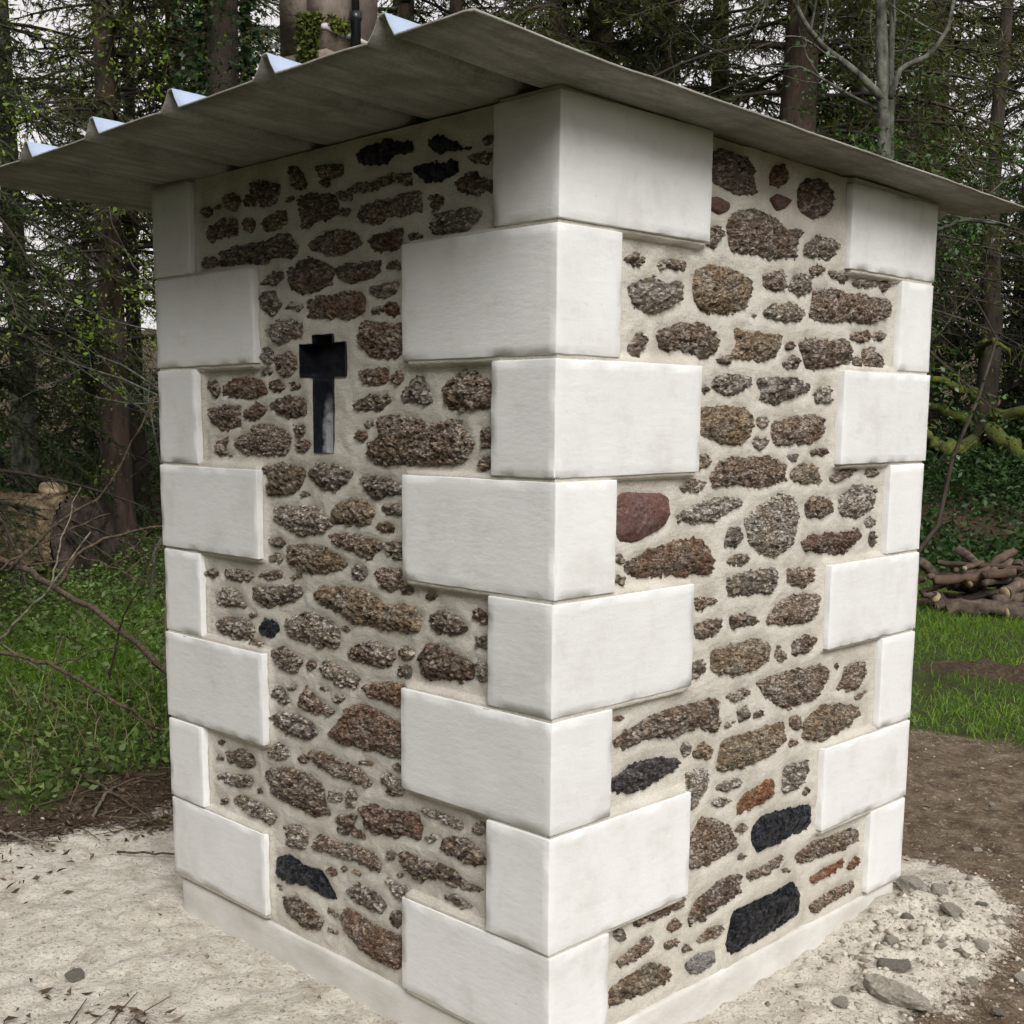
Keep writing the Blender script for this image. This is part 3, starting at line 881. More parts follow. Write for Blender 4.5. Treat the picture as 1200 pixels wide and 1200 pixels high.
def sdf(P, poly):
    """distance to the outline, positive inside"""
    a = poly; b = np.roll(poly, -1, 0)
    d = np.full(len(P), 9.0); ins = np.zeros(len(P), bool)
    for (ax_, ay_), (bx_, by_) in zip(a, b):
        e = np.array([bx_ - ax_, by_ - ay_]); L = e @ e + 1e-12
        w = P - (ax_, ay_)
        t = np.clip((w @ e) / L, 0, 1)
        d = np.minimum(d, np.hypot(w[:, 0] - t * e[0], w[:, 1] - t * e[1]))
        c = ((ay_ > P[:, 1]) != (by_ > P[:, 1]))
        xi = (bx_ - ax_) * (P[:, 1] - ay_) / (by_ - ay_ + 1e-12) + ax_
        ins ^= c & (P[:, 0] < xi)
    return np.where(ins, d, -d)

def parse(s):
    out = []
    for ln in s.strip().splitlines():
        m, p = ln.split(':')
        poly = np.array([[float(c) / 1000 for c in v.split(',')] for v in p.split()])
        q = []
        for i in range(len(poly)):                      # round the corners off a little
            a, b = poly[i], poly[(i + 1) % len(poly)]
            q += [a * .88 + b * .12, a * .12 + b * .88]
        out.append((m, np.array(q)))
    return out

CROSS_X = (-.986, -.926, -.836, -.781)
CROSS_Z = (1.555, 1.762, 1.853, 1.876)

def in_cross(u, w):
    bar = (u > CROSS_X[0]) & (u < CROSS_X[3]) & (w > CROSS_Z[1]) & (w < CROSS_Z[2])
    sh = (u > CROSS_X[1]) & (u < CROSS_X[2]) & (w > CROSS_Z[0]) & (w < CROSS_Z[3])
    return bar | sh

INSET = .029

def slivers(stones, rects, u0, u1, ztop, seed, count):
    """small chips pressed into the wider mortar gaps"""
    rg = np.random.default_rng(seed)
    out = []
    P = np.column_stack([rg.uniform(u0 + .24, u1 - .24, 2600), rg.uniform(.16, ztop - .05, 2600)])
    dist = np.full(len(P), 1.0)
    for m, poly in stones:
        dist = np.minimum(dist, -sdf(P, poly))
    for a, b, c, e in rects:
        dist = np.minimum(dist, np.hypot(np.maximum(np.maximum(a - P[:, 0], P[:, 0] - b), 0), np.maximum(np.maximum(c - P[:, 1], P[:, 1] - e), 0)) - .008)
    if seed == 11:
        dist = np.where((P[:, 0] > CROSS_X[0] - .05) & (P[:, 0] < CROSS_X[3] + .05) & (P[:, 1] > CROSS_Z[0] - .05) & (P[:, 1] < CROSS_Z[3] + .05), -1, dist)
    for p in P[np.argsort(-dist)]:
        if len(out) >= count: break
        i = np.where((P == p).all(1))[0][0]
        if dist[i] < .016 or any(np.hypot(*(p - q[1].mean(0))) < .05 for q in out): continue
        w, hh, a = rg.uniform(.014, .030), min(rg.uniform(.005, .010), dist[i] * .55), rg.uniform(-.3, .3)
        t = np.arange(9) * 2 * np.pi / 9
        rr_ = rg.uniform(.75, 1.2, 9)
        x, y = np.cos(t) * w * rr_ * min(1, dist[i] / .028 + .25), np.sin(t) * hh * rr_
        out.append(("bgtrb"[len(out) % 5], np.column_stack([p[0] + x * math.cos(a) - y * math.sin(a), p[1] + x * math.sin(a) + y * math.cos(a)])))
    return out

def wall(stones, rects, u0, u1, ztop, to_world, seed, top_z, hole=None):
    H = .0065
    us = np.linspace(u0, u1, int((u1 - u0) / H) + 1)
    zs = np.linspace(.06, ztop, int((ztop - .06) / H) + 1)
    if hole:
        for v in CROSS_X: us[np.argmin(abs(us - v))] = v
        for v in CROSS_Z: zs[np.argmin(abs(zs - v))] = v
    U, Wz = np.meshgrid(us, zs, indexing='ij')
    P = np.column_stack([U.ravel(), Wz.ravel()])
    P3 = to3(P, seed)
    tt = np.clip((P[:, 1] - 2.25) / (ztop - 2.25), 0, 1)
    zw = P[:, 1] + tt * (np.array([top_z(u) for u in us]).repeat(len(zs)) - ztop)      # the wall head follows the roof
    h = .0040 * fbm(P3 * 6, 3, seed) + .0020 * fbm(P3 * 24, 3, seed + 1) + .0010 * fbm(P3 * 70, 2, seed + 2)
    dist = np.full(len(P), 1.0)
    for m, poly in stones:
        lo, hi = poly.min(0) - .06, poly.max(0) + .06
        idx = np.where((P[:, 0] > lo[0]) & (P[:, 0] < hi[0]) & (P[:, 1] > lo[1]) & (P[:, 1] < hi[1]))[0]
        dist[idx] = np.minimum(dist[idx], -sdf(P[idx], poly))
    h += -.0012 * np.exp(-(np.clip(dist, 0, 1) / .008) ** 2) + .0030 * np.exp(-((dist - .030) / .018) ** 2)
    h -= .006 * sstep(0, -.01, dist)
    zone = np.zeros(len(P)); fil = np.full(len(P), 1.0)
    for a, b, c, e in rects:
        dq = np.hypot(np.maximum(np.maximum(a - P[:, 0], P[:, 0] - b), 0), np.maximum(np.maximum(c - P[:, 1], P[:, 1] - e), 0))
        fil = np.minimum(fil, dq)
    # joints between the quoins are pointed almost flush
    for a, b, c, e in rects:
        inz = (P[:, 1] > c - .012) & (P[:, 1] < e + .012) & (P[:, 0] > a + .012) & (P[:, 0] < b - .012)
        zone = np.maximum(zone, inz.astype(float))
    h += .009 * np.exp(-(fil / .013) ** 2) * (fil > 0)
    h = np.where(zone > 0, INSET - .006, np.minimum(h, .016))
    V = to_world(P[:, 0], zw, h)
    Q = grid_quads(len(us), len(zs))
    if hole:
        c = P[Q].mean(1)
        Q = Q[~in_cross(c[:, 0], c[:, 1])]
    w = shed_part("mortar_wall", make_mesh("mortar_wall", V, Q, None, True), M['mortar'])
    # the stones, each one a mesh of its own bedded in the mortar
    S = .0034
    for n, (m, poly) in enumerate(stones):
        lo, hi = poly.min(0) - .016, poly.max(0) + .016
        a = np.arange(lo[0], hi[0] + S, S); b = np.arange(lo[1], hi[1] + S, S)
        A, B = np.meshgrid(a, b, indexing='ij')
        G = np.column_stack([A.ravel(), B.ravel()])
        G3 = to3(G, seed * 3.1)
        d = sdf(G, poly)
        sm = m in 'm'
        gl = m in 'k'
        d2 = d + .005 + (.010 if not sm else .002) * fbm(G3 * 36, 3, seed + 5) + (.007 if not sm else 0) * fbm(G3 * 150, 2, seed + 6)
        size = min(hi[0] - lo[0], hi[1] - lo[1])
        hh = -.020 + .0275 * sstep(-.006, .010, d2) + min(.013, .11 * size) * sstep(.002, .045, d2)
        rough = sstep(-.003, .006, d2) * (.28 if sm else 1.0)
        if gl:
            F, vv = worley2(G * 38 + 3.3 * n, seed + 4)
            hh += rough * (.007 * (vv - .5) - .006 * F)
        else:
            F, vv = worley2(G * np.array([75, 105]) + 3.3 * n, seed + 4)
            hh += rough * (.011 * (vv - .5) - .008 * (F - .4))
            F, vv = worley2(G * np.array([160, 210]) + 1.7 * n, seed + 7)
            hh += rough * .006 * (vv - .5)
        hh += rough * .004 * fbm(G3 * 36, 2, seed + 8)
        tilt = RNG.uniform(-.05, .05, 2)
        ce = (lo + hi) / 2
        hh += ((G - ce) @ tilt) * sstep(-.004, .006, d2)
        V = to_world(G[:, 0], G[:, 1], hh)
        Q = grid_quads(len(a), len(b))
        Q = Q[(d2[Q] > -.0075).any(1)]
        used = np.unique(Q)
        mp = np.full(len(V), -1); mp[used] = np.arange(len(used))
        o = link("stone", make_mesh("stone", V[used], mp[Q], None, False), M[m], w)
        if m == 'k': o["label"] = "glossy black stone"
        elif m == 'm': o["label"] = "smooth dark red stone"
    return w

to_left = lambda u, z, h: np.column_stack([u, INSET - h, z])
to_right = lambda u, z, h: np.column_stack([-INSET + h, u, z])
st_L = parse(LEFT_STONES); st_L += slivers(st_L, rects_L, -1.711, -.009, 2.34, 11, 24)
st_R = parse(RIGHT_STONES); st_R += slivers(st_R, rects_R, .009, 1.761, 2.28, 23, 10)
wall_L = wall(st_L, rects_L, -1.714, -.0062, 2.356, to_left, 11, lambda u: 2.362, hole=True)
wall_R = wall(st_R, rects_R, .0062, 1.764, 2.325, to_right, 23, lambda u: 2.362 - .0215 * u)

# the cross-shaped recess, painted black inside
mb = MB()
cx, cz = CROSS_X, CROSS_Z
out = np.array([(cx[1], cz[3]), (cx[2], cz[3]), (cx[2], cz[2]), (cx[3], cz[2]), (cx[3], cz[1]), (cx[2], cz[1]), (cx[2], cz[0]),
                (cx[1], cz[0]), (cx[1], cz[1]), (cx[0], cz[1]), (cx[0], cz[2]), (cx[1], cz[2])])
pts = []
for i in range(12):
    a, b = out[i], out[(i + 1) % 12]
    n = max(2, int(np.hypot(*(b - a)) / .012))
    pts += [a + (b - a) * t for t in np.arange(n) / n]
pts = np.array(pts)
n = len(pts)
rows = []
for yv, wob in ((INSET - .007, .002), (INSET - .002, .001), (INSET + .02, .0015), (INSET + .048, .0015), (INSET + .056, .0)):
    w2 = pts + wob * np.column_stack([fbm(to3(pts * 60, yv * 99), 2, 3), fbm(to3(pts * 60, yv * 77), 2, 4)])
    rows.append(np.column_stack([w2[:, 0], np.full(n, yv), w2[:, 1]]))
V = np.vstack(rows)
i = np.arange(len(rows) - 1)[:, None] * n; j = np.arange(n)[None]
Q = np.stack([i + j, i + (j + 1) % n, i + n + (j + 1) % n, i + n + j], -1).reshape(-1, 4)
mb.add(V, Q)
us = np.linspace(cx[0], cx[3], 30); zs = np.linspace(cz[0], cz[3], 46)
for v in cx: us[np.argmin(abs(us - v))] = v
for v in cz: zs[np.argmin(abs(zs - v))] = v
A, B = np.meshgrid(us, zs, indexing='ij')
G = np.column_stack([A.ravel(), B.ravel()])
Q = grid_quads(30, 46); c = G[Q].mean(1); Q = Q[in_cross(c[:, 0], c[:, 1])]
mb.add(np.column_stack([G[:, 0], INSET + .050 + .004 * fbm(to3(G * 25), 3, 2), G[:, 1]]), Q)
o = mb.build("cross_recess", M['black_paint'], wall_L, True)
o["label"] = "cross shaped recess painted glossy black"

# the ribbed roof sheet
def roof_mesh():
    xs, zs = [], []
    def flat(a, b, n=8):
        for t in np.linspace(0, 1, n, endpoint=False):
            xs.append(a + (b - a) * t); zs.append(0.0)
    ribs = [-2.086 + .3985 * k for k in range(6)]
    x = -2.135
    for rx in ribs:
        flat(x, rx - .046)
        for dx, z in ((-.046, 0), (-.026, .022), (-.010, .046), (.007, .046), (.020, .022), (.036, 0)):
            xs.append(rx + dx); zs.append(z)
        x = rx + .044
    flat(x, .110, 8)
    for xx, z in ((.110, 0), (.140, 0), (.166, -.002)):
        xs.append(xx); zs.append(z)
    xs, zs = np.array(xs), np.array(zs)
    ys = np.linspace(-.415, 2.075, 34)
    Xg, Yg = np.meshgrid(xs, ys, indexing='ij')
    Zg = np.broadcast_to(zs[:, None], Xg.shape).copy()
    Pn = np.column_stack([Xg.ravel() * 1.3, Yg.ravel() * 1.1, np.zeros(Xg.size)])
    base = 2.3645 - .0215 * Yg + .011 * sstep(0, -.42, Yg) + .004 * fbm(Pn * 2, 2, 5).reshape(Xg.shape)
    base = base + .006 * fbm(Pn * 6, 2, 15).reshape(Xg.shape) * (sstep(.05, .15, Xg) + sstep(-.33, -.41, Yg)) * .5
    top = np.column_stack([Xg.ravel(), Yg.ravel(), (base + Zg).ravel() + .005])
    bot = np.column_stack([Xg.ravel(), Yg.ravel(), (base + Zg).ravel()])
    nx, ny = len(xs), len(ys)
    q = grid_quads(nx, ny)
    V = np.vstack([top, bot]); N = nx * ny
    rim = []
    for i in range(nx - 1):
        a, b = i * ny, (i + 1) * ny
        rim.append((a, a + N, b + N, b)); a += ny - 1; b += ny - 1
        rim.append((a, b, b + N, a + N))
    for j in range(ny - 1):
        a, b = j, j + 1
        rim.append((a, b, b + N, a + N)); a += (nx - 1) * ny; b += (nx - 1) * ny
        rim.append((a, a + N, b + N, b))
    allq = np.vstack([q, q[:, ::-1] + N, np.array(rim)])
    me = make_mesh("roof", V, allq, None, False)
    me.materials.append(M['roof_top']); me.materials.append(M['roof_under'])
    mi = np.zeros(len(allq), np.int32); mi[len(q):] = 1
    me.polygons.foreach_set("material_index", mi)
    return me
roof = shed_part("roof", roof_mesh(), None)
roof["label"] = "thin ribbed roof sheet, pale on top and grey brown beneath"

# ------------------------------------------------------------------ woodland
CAMXY = np.array([1.8655, -2.0537])

def make_conifer(seed, h, r0, zmin, len0, droop, step, spacing, nw=.013):
    rng = np.random.default_rng(seed)
    trunk, wood, leaf = MB(), MB(), MB()
    zz = np.linspace(-.3, h, 26)
    bend = .12 * np.column_stack([np.sin(zz * .5 + seed), np.cos(zz * .4 + seed)]) * (zz / h)[:, None]
    rad = r0 * (1 - .93 * np.clip(zz / h, 0, 1)) * (1 + .5 * np.exp(-np.clip(zz, 0, 9) * 2.2))
    trunk.tube(np.column_stack([bend, zz]), rad, 12, rough=.12)
    z = zmin
    NP, ND, NL = [], [], []
    while z < h - .2:
        fr = (z - zmin) / (h - zmin)
        bx = np.array([np.interp(z, zz, bend[:, 0]), np.interp(z, zz, bend[:, 1])])
        for q in range(rng.integers(4, 7)):
            az = rng.uniform(0, 2 * np.pi)
            L = (len0 * (1 - fr) ** .75 + .25) * rng.uniform(.65, 1.12)
            hd = np.array([math.cos(az), math.sin(az), 0])
            sd = np.array([-hd[1], hd[0], 0])
            t = np.linspace(0, 1, 8)
            dr = droop * rng.uniform(.6, 1.4)
            pts = np.array([bx[0], bx[1], z]) + hd * (L * t)[:, None] + sd * (.1 * L * np.sin(t * 3 + az))[:, None]
            pts[:, 2] += L * (.15 * t - dr * t ** 1.7) + rng.uniform(-.1, .1)
            wood.tube(pts, np.linspace(.024, .005, 8) * (.6 + .25 * L), 4, cap=False)
            bare = rng.random() < (.75 if fr < .12 else .06)
            m = max(3, int(L / step))
            for tt in np.linspace(.12, 1, m):
                for sg in (-1, 1):
                    if rng.random() < .12: continue
                    p = np.array([np.interp(tt, t, pts[:, k]) for k in range(3)])
                    tl = (.18 + .34 * (1 - tt) * min(L, 1.6)) * rng.uniform(.5, 1.25)
                    d = hd * rng.uniform(.3, .9) + sd * sg * rng.uniform(.4, 1) + np.array([0, 0, rng.uniform(-.85, .1)])
                    d = unit(d)
                    end = p + d * tl + np.array([0, 0, -.12 * tl])
                    wood.tube(np.array([p, (p + end) / 2 + [0, 0, .03 * tl], end]), [.006, .004, .002], 3, cap=False)
                    if bare and rng.random() < .85: continue
                    k = max(3, int(tl / spacing))
                    u = rng.random(k)[:, None]
                    NP.append(p + (end - p) * u)
                    ND.append(unit(d * .8 + rng.normal(size=(k, 3)) * .62 + [0, 0, -.15]))
                    NL.append(rng.uniform(.05, .105, k))
        z += rng.uniform(.22, .40)
    leaf.needles(np.vstack(NP), np.vstack(ND), np.concatenate(NL), nw, rng)
    return trunk.mesh("trunk", True), wood.mesh("limb", False), leaf.mesh("crown", False)

CON = {
    'tall':   make_conifer(1, 15, .24, 1.7, 2.3, .42, .11, .020, .019),
    'dense':  make_conifer(2, 13, .20, .5, 2.5, .55, .10, .018, .019),
    'sparse': make_conifer(3, 14, .17, 2.6, 2.0, .32, .13, .026, .017),
    'slim':   make_conifer(4, 12, .10, 3.2, 1.4, .38, .13, .026, .017),
}

def conifer(kind, x, y, rz, s, needle, label, group, bark='bark_spruce'):
    tr, wd, cr = CON[kind]
    root = thing("spruce_tree", label, "tree", (x, y, float(gz(x, y)[0]) - .05), rz, group)
    root.scale = (s, s, s)
    for nm, me, mt in (("trunk", tr, M[bark]), ("limb", wd, M['bark_dark']), ("crown", cr, M[needle])):
        o = bpy.data.objects.new(nm, me)
        col.objects.link(o)
        o.parent = root
        if len(me.materials) == 0: me.materials.append(mt)
        o.material_slots[0].link = 'OBJECT'
        o.material_slots[0].material = mt
    return root

GL = "conifers of the wood left of the shed"
GB = "conifers of the wood behind the shed"
conifer('dense', -9.9, 2.3, .3, .95, 'needle_blue', "dark dense spruce at the left edge, its boughs sweeping below the roof corner", GL)
conifer('sparse', -14.1, 5.1, 2.1, 1.0, 'needle', "thin spruce with a bare grey trunk just behind the felled log", GL, 'bark_grey')
conifer('dense', -16.0, 7.0, 4.0, .5, 'needle_blue', "dark spruce standing midway between the felled log and the shed", GL)
conifer('sparse', -10.5, 4.5, 5.0, 1.0, 'needle', "open spruce with a brown trunk rising past the left roof corner", GL)
conifer('slim', -13.0, 6.15, .2, 1.15, 'needle', "slim dark trunked spruce close left of the shed wall", GL, 'bark_dark')
conifer('slim', -11.0, 5.7, 2.2, 1.2, 'needle', "slender spruce with a tan trunk above the second roof rib from left", GL)
conifer('sparse', -23.5, 13.9, .5, 1.25, 'needle', "far thin spruce showing over the middle roof ribs on the left", GL)
conifer('sparse', -16.4, 10.3, 1.9, 1.0, 'needle_blue', "dark spruce rising just left of the square stone pillar", GL)
conifer('tall', -10.3, 8.4, 2.6, .95, 'needle_blue', "leafy spruce rising just right of the square stone pillar", GB)
conifer('sparse', -13.5, 12.3, 5.5, 1.2, 'needle', "thin spruce above the near corner of the roof", GB)
conifer('dense', -7.9, 8.6, 3.0, .95, 'needle', "dense spruce with drooping boughs above the right roof slope near its peak", GB)
conifer('tall', -10.0, 11.9, .8, 1.1, 'needle_blue', "tall spruce behind the middle of the right roof edge", GB)
conifer('dense', -7.6, 10.3, 1.4, 1.0, 'needle_blue', "dark drooping spruce left of the thick red brown trunk", GB)
conifer('sparse', -9.7, 14.3, 2.4, 1.2, 'needle', "far open spruce left of the thick red brown trunk", GB)
conifer('tall', -5.25, 9.4, 4.4, 1.05, 'needle', "spruce with a thick red brown trunk over the right roof edge", GB)
conifer('sparse', -7.5, 14.5, 3.7, 1.2, 'needle', "far open spruce between the thick trunk and the lichen grey tree", GB)
conifer('slim', -5.9, 11.9, 1.1, 1.2, 'needle', "slim spruce just left of the forked lichen grey tree", GB, 'bark_grey')
conifer('tall', -7.9, 17.7, .1, 1.2, 'needle', "tall far spruce behind the forked lichen grey tree", GB)
conifer('tall', -5.0, 20.5, 5.2, 1.0, 'needle_dead', "spruce with brown dying boughs at the upper right", GB)
conifer('dense', -7.7, 21.0, 2.0, 1.2, 'needle_blue', "dark far spruce at the right edge behind the mossy tree", GB)
conifer('dense', -1.9, 15.6, 2.9, 1.0, 'needle_blue', "dark spruce closing the view at the right edge", GB)
rr = np.random.default_rng(77)
# the wood goes on round the clearing, on the side the photograph looks away from as well
ring = [(-12, -1.5), (-9.5, -4.5), (-13, -6), (-8.5, -7.5), (-5.5, -9), (-11, -10), (-3.0, -10.5), (-7, -12.5), (-.5, -11.8), (-4, -14), (-15, -1), (-20, -3), (1, 17), (4, 19), (7, 16), (-2, -8), (-5.2, -6.5), (1.2, -9.5)]
low = [(6, -13), (9, -12), (11.5, -10), (13.5, -8), (15, -5), (15.5, -2), (16, 1.5), (15, 5), (14, 8.5), (12, 12), (4, -14), (13, -13), (17, -9)]
for q, (x, y) in enumerate(ring):
    conifer(['dense', 'tall', 'dense'][q % 3], x, y, rr.uniform(0, 6), rr.uniform(.95, 1.2), ['needle', 'needle_blue'][q % 2],
            "spruce of the wood that closes the clearing, outside the view", "spruces round the clearing outside the view")

for q, (x, y) in enumerate(low):
    conifer('dense', x, y, rr.uniform(0, 6), rr.uniform(.5, .62), ['needle', 'needle_blue'][q % 2],
            "young spruce across the clearing, outside the view", "young spruces across the clearing outside the view")

# broadleaved trees grown limb by limb
def grow(wood, tips, p, d, L, r, depth, rng, wob=.22, trop=.08, kids=(2, 4), shrink=.62, seg=5):
    p = np.asarray(p, float); d = unit(d)
    pts, rad = [p], [r]
    for s in range(seg):
        d = unit(d + rng.normal(size=3) * wob + np.array([0, 0, trop]))
        p = p + d * L / seg
        pts.append(p); rad.append(r * (1 - .55 * (s + 1) / seg))
    pts = np.array(pts)
    wood.tube(pts, rad, 7 if r > .03 else (5 if r > .01 else 3), cap=False, rough=.1 if r > .02 else 0)
    if depth <= 0 or L < .12:
        tips.append((pts[-1], d)); tips.append((pts[-2], d))
        return
    for c in range(rng.integers(kids[0], kids[1] + 1)):
        t = rng.uniform(.3, 1.0) if c else 1.0
        k = min(seg, max(1, int(round(t * seg))))
        a = rng.normal(size=3); a -= a @ d * d
        nd = unit(d * rng.uniform(.5, 1) + unit(a) * rng.uniform(.5, 1.0) * (.55 if c == 0 else 1))
        grow(wood, tips, pts[k], nd, L * shrink * rng.uniform(.7, 1.2), rad[k] * .72, depth - 1, rng, wob, trop, kids, shrink, seg)

def tip_leaves(tips, n, spread, size, rng, width=.55, droop=0.0):
    mb = MB()
    P = np.array([t[0] for t in tips]); D = np.array([t[1] for t in tips])
    P = np.repeat(P, n, 0); D = np.repeat(D, n, 0)
    P = P + rng.normal(size=P.shape) * spread
    d = unit(D * .5 + rng.normal(size=P.shape) * .8 + [0, 0, -droop])
    mb.leaves(P, d, rng.uniform(.6, 1.3, len(P)) * size, width, .25, rng)
    return mb

def limb_pts(P, n=14):
    P = np.asarray(P, float)
    t = np.linspace(0, len(P) - 1, n)
    return np.column_stack([np.interp(t, np.arange(len(P)), P[:, k]) for k in range(3)])

# forked tree with lichen on its bark, behind the right side of the roof
rng = np.random.default_rng(5)
lx, ly = -2.78, 6.80
gz0 = float(gz(lx, ly)[0])
root = thing("lichen_tree", "bare forked tree with pale lichen on its limbs behind the right roof edge", "tree", (lx, ly, gz0))
O3 = np.array([lx, ly, gz0])
tr = MB(); tr.tube(limb_pts([[-2.74, 6.82, gz0 - .2], [-2.78, 6.80, 1.4], [-2.84, 6.77, 2.86], [-2.9, 6.74, 4.0], [-3.0, 6.8, 4.77], [-3.1, 6.85, 5.93], [-3.1, 6.9, 7.5]], 26) - O3,
                   np.linspace(.066, .026, 26), 9, rough=.3)
tr.build("trunk", M['bark_grey'], root, True)
tips = []
for L, r0 in (([[-2.89, 6.74, 3.98], [-3.02, 6.56, 4.16], [-3.18, 6.35, 4.33], [-3.24, 6.2, 4.46], [-3.32, 6.0, 4.75]], .030),
              ([[-2.86, 6.76, 3.99], [-2.8, 6.79, 4.2], [-2.67, 6.97, 4.3], [-2.61, 7.11, 4.49], [-2.62, 7.25, 4.9]], .025),
              ([[-2.87, 6.85, 3.2], [-2.93, 6.95, 3.64], [-2.96, 6.93, 4.37], [-2.96, 6.93, 4.92], [-2.93, 7.0, 6.2]], .030),
              ([[-2.83, 6.78, 2.7], [-2.6, 6.9, 3.0], [-2.35, 7.0, 3.1], [-2.1, 7.2, 3.05]], .02),
              ([[-2.9, 6.74, 3.9], [-3.15, 6.7, 4.05], [-3.5, 6.6, 4.3], [-3.8, 6.5, 4.35]], .015)):
    lm = MB()
    pts = limb_pts(L) - O3
    lm.tube(pts, np.linspace(r0, r0 * .45, len(pts)), 7, rough=.25)
    for k in range(5, len(pts), 2):
        grow(lm, tips, pts[k], unit(rng.normal(size=3) + (pts[-1] - pts[0])), rng.uniform(.5, 1.0), r0 * .35, 2, rng, .25, .02)
    lm.build("limb", M['bark_grey'], root, True)

# broadleaved bush-like tree with fresh green leaves at upper right
def leafy_tree(name, label, cat, loc, seed, H, r, leafmat, size, nleaf, barkm, stems=4, lean=(0, 0, 0), depth=4, spread=.09, group=None, trop=.06, kids=(2, 4), tilt=.5, shrink=.62, width=.55):
    rng = np.random.default_rng(seed)
    root = thing(name, label, cat, (loc[0], loc[1], float(gz(loc[0], loc[1])[0]) - .03), 0, group)
    wood, tips = MB(), []
    for s in range(stems):
        d = np.array([rng.normal() * tilt, rng.normal() * tilt, 1.5]) + np.asarray(lean) * rng.uniform(.5, 1.3)
        grow(wood, tips, np.array([rng.normal() * .1, rng.normal() * .1, 0]), d, H * rng.uniform(.75, 1.1), r, depth, rng, .16, trop, kids, shrink)
    wood.build("trunk" if stems == 1 else "stem", M[barkm], root, True)
    tip_leaves(tips, nleaf, spread, size, rng, width).build("crown" if H > 1.2 else "foliage", M[leafmat], root)
    return root

leafy_tree("holly_tree", "small tree with fresh green leaf sprays at upper right, right of the forked tree", "tree", (-3.05, 6.75), 21, 2.5, .026, 'leaf_holly', .045, 13, 'bark_dark', 3, (.55, .75, 0), 4, .11)
leafy_tree("leafy_tree", "dark leaved thicket tree beyond the mossy tree", "tree", (-7.4, 18.6), 22, 2.2, .05, 'leaf_ivy', .06, 14, 'bark_dark', 4, (0, 0, 0), 4, .2)
leafy_tree("leafy_tree", "tangled dark leaved tree behind the mossy limbs at the right edge", "tree", (-4.9, 17.6), 23, 2.6, .06, 'leaf_ivy', .09, 14, 'bark_dark', 4, (0, 0, 0), 4, .3)
leafy_tree("bare_tree", "thin bare brown tree in shade right of the shed wall", "tree", (-7.0, 15.0), 24, 2.3, .04, 'leaf_ivy', .05, 2, 'bark_dark', 3, (.15, .1, 0), 4, .1)
leafy_tree("sapling", "young tree with bright spring leaves crossing the sky at upper left", "tree", (-5.2, .2), 31, 2.2, .022, 'leaf_spring', .034, 8, 'bark_grey', 2, (.05, .5, .1), 4, .06)
leafy_tree("sapling", "second young tree with bright spring leaves, nearer the roof corner", "tree", (-8.3, 3.6), 32, 2.4, .022, 'leaf_spring', .036, 8, 'bark_grey', 2, (.1, .3, .1), 4, .06)
leafy_tree("sapling", "spindly young tree with few bright leaves above the middle roof ribs", "tree", (-7.9, 4.3), 33, 3.0, .028, 'leaf_spring', .04, 4, 'bark_grey', 2, (.1, .2, .1), 4, .07)
leafy_tree("bare_tree", "bare twiggy tree spreading thin branches across the far left sky", "tree", (-9.4, 1.6), 34, 2.9, .03, 'leaf_spring', .03, 1, 'bark_dark', 2, (0, .2, 0), 5, .08)
leafy_tree("bare_tree", "bare twiggy tree whose branches show above the left roof edge", "tree", (-10.2, 5.6), 35, 3.1, .04, 'leaf_spring', .03, 1, 'bark_dark', 2, (0, .1, 0), 5, .1)

# mossy tree with low arching limbs, in the shade right of the shed
mz = float(gz(-6.2, 16.25)[0])
root = thing("mossy_tree", "old tree with bright mossy limbs arching low behind the woodpile", "tree", (-6.2, 16.25, mz))
O3 = np.array([-6.2, 16.25, mz])
tr = MB(); tr.tube(limb_pts([[-6.2, 16.25, mz - .3], [-6.17, 16.26, 1.79], [-6.15, 16.27, 3.03], [-6.25, 16.23, 4.25], [-6.25, 16.23, 5.8], [-6.2, 16.3, 9]], 20) - O3,
                   np.linspace(.2, .07, 20), 9, rough=.2)
tr.build("trunk", M['bark_dark'], root, True)
rng = np.random.default_rng(15)
for L, r0 in (([[-6.2, 16.25, 1.29], [-6.3, 15.65, 1.15], [-6.36, 15.07, 1.3], [-6.31, 14.54, 1.54]], .10),
              ([[-6.15, 16.27, 1.54], [-5.6, 15.74, 1.32], [-5.04, 15.43, 1.12], [-4.4, 15.2, 1.0]], .09),
              ([[-6.21, 16.24, 1.92], [-6.42, 15.93, 2.1], [-6.72, 15.57, 2.28], [-7.2, 15.2, 2.3]], .05),
              ([[-6.14, 16.27, 1.48], [-6.74, 16.22, 1.79], [-7.21, 16.33, 1.92]], .07),
              ([[-6.1, 16.2, 1.7], [-5.5, 16.0, 1.75], [-4.9, 15.8, 1.55], [-4.3, 15.7, 1.5]], .06),
              ([[-6.25, 16.23, 2.6], [-6.1, 15.9, 2.75], [-5.7, 15.5, 2.7]], .05)):
    lm = MB(); pts = limb_pts(L) - O3; pts[1:-1] += rng.normal(size=(len(pts) - 2, 3)) * .03
    r0 *= 1.6
    lm.tube(pts, np.linspace(r0, r0 * .4, len(pts)), 8, rough=.3)
    grow(lm, [], pts[-1], pts[-1] - pts[-3], .8, r0 * .35, 2, rng, .3, 0)
    lm.build("limb", M['moss_bark'], root, True)

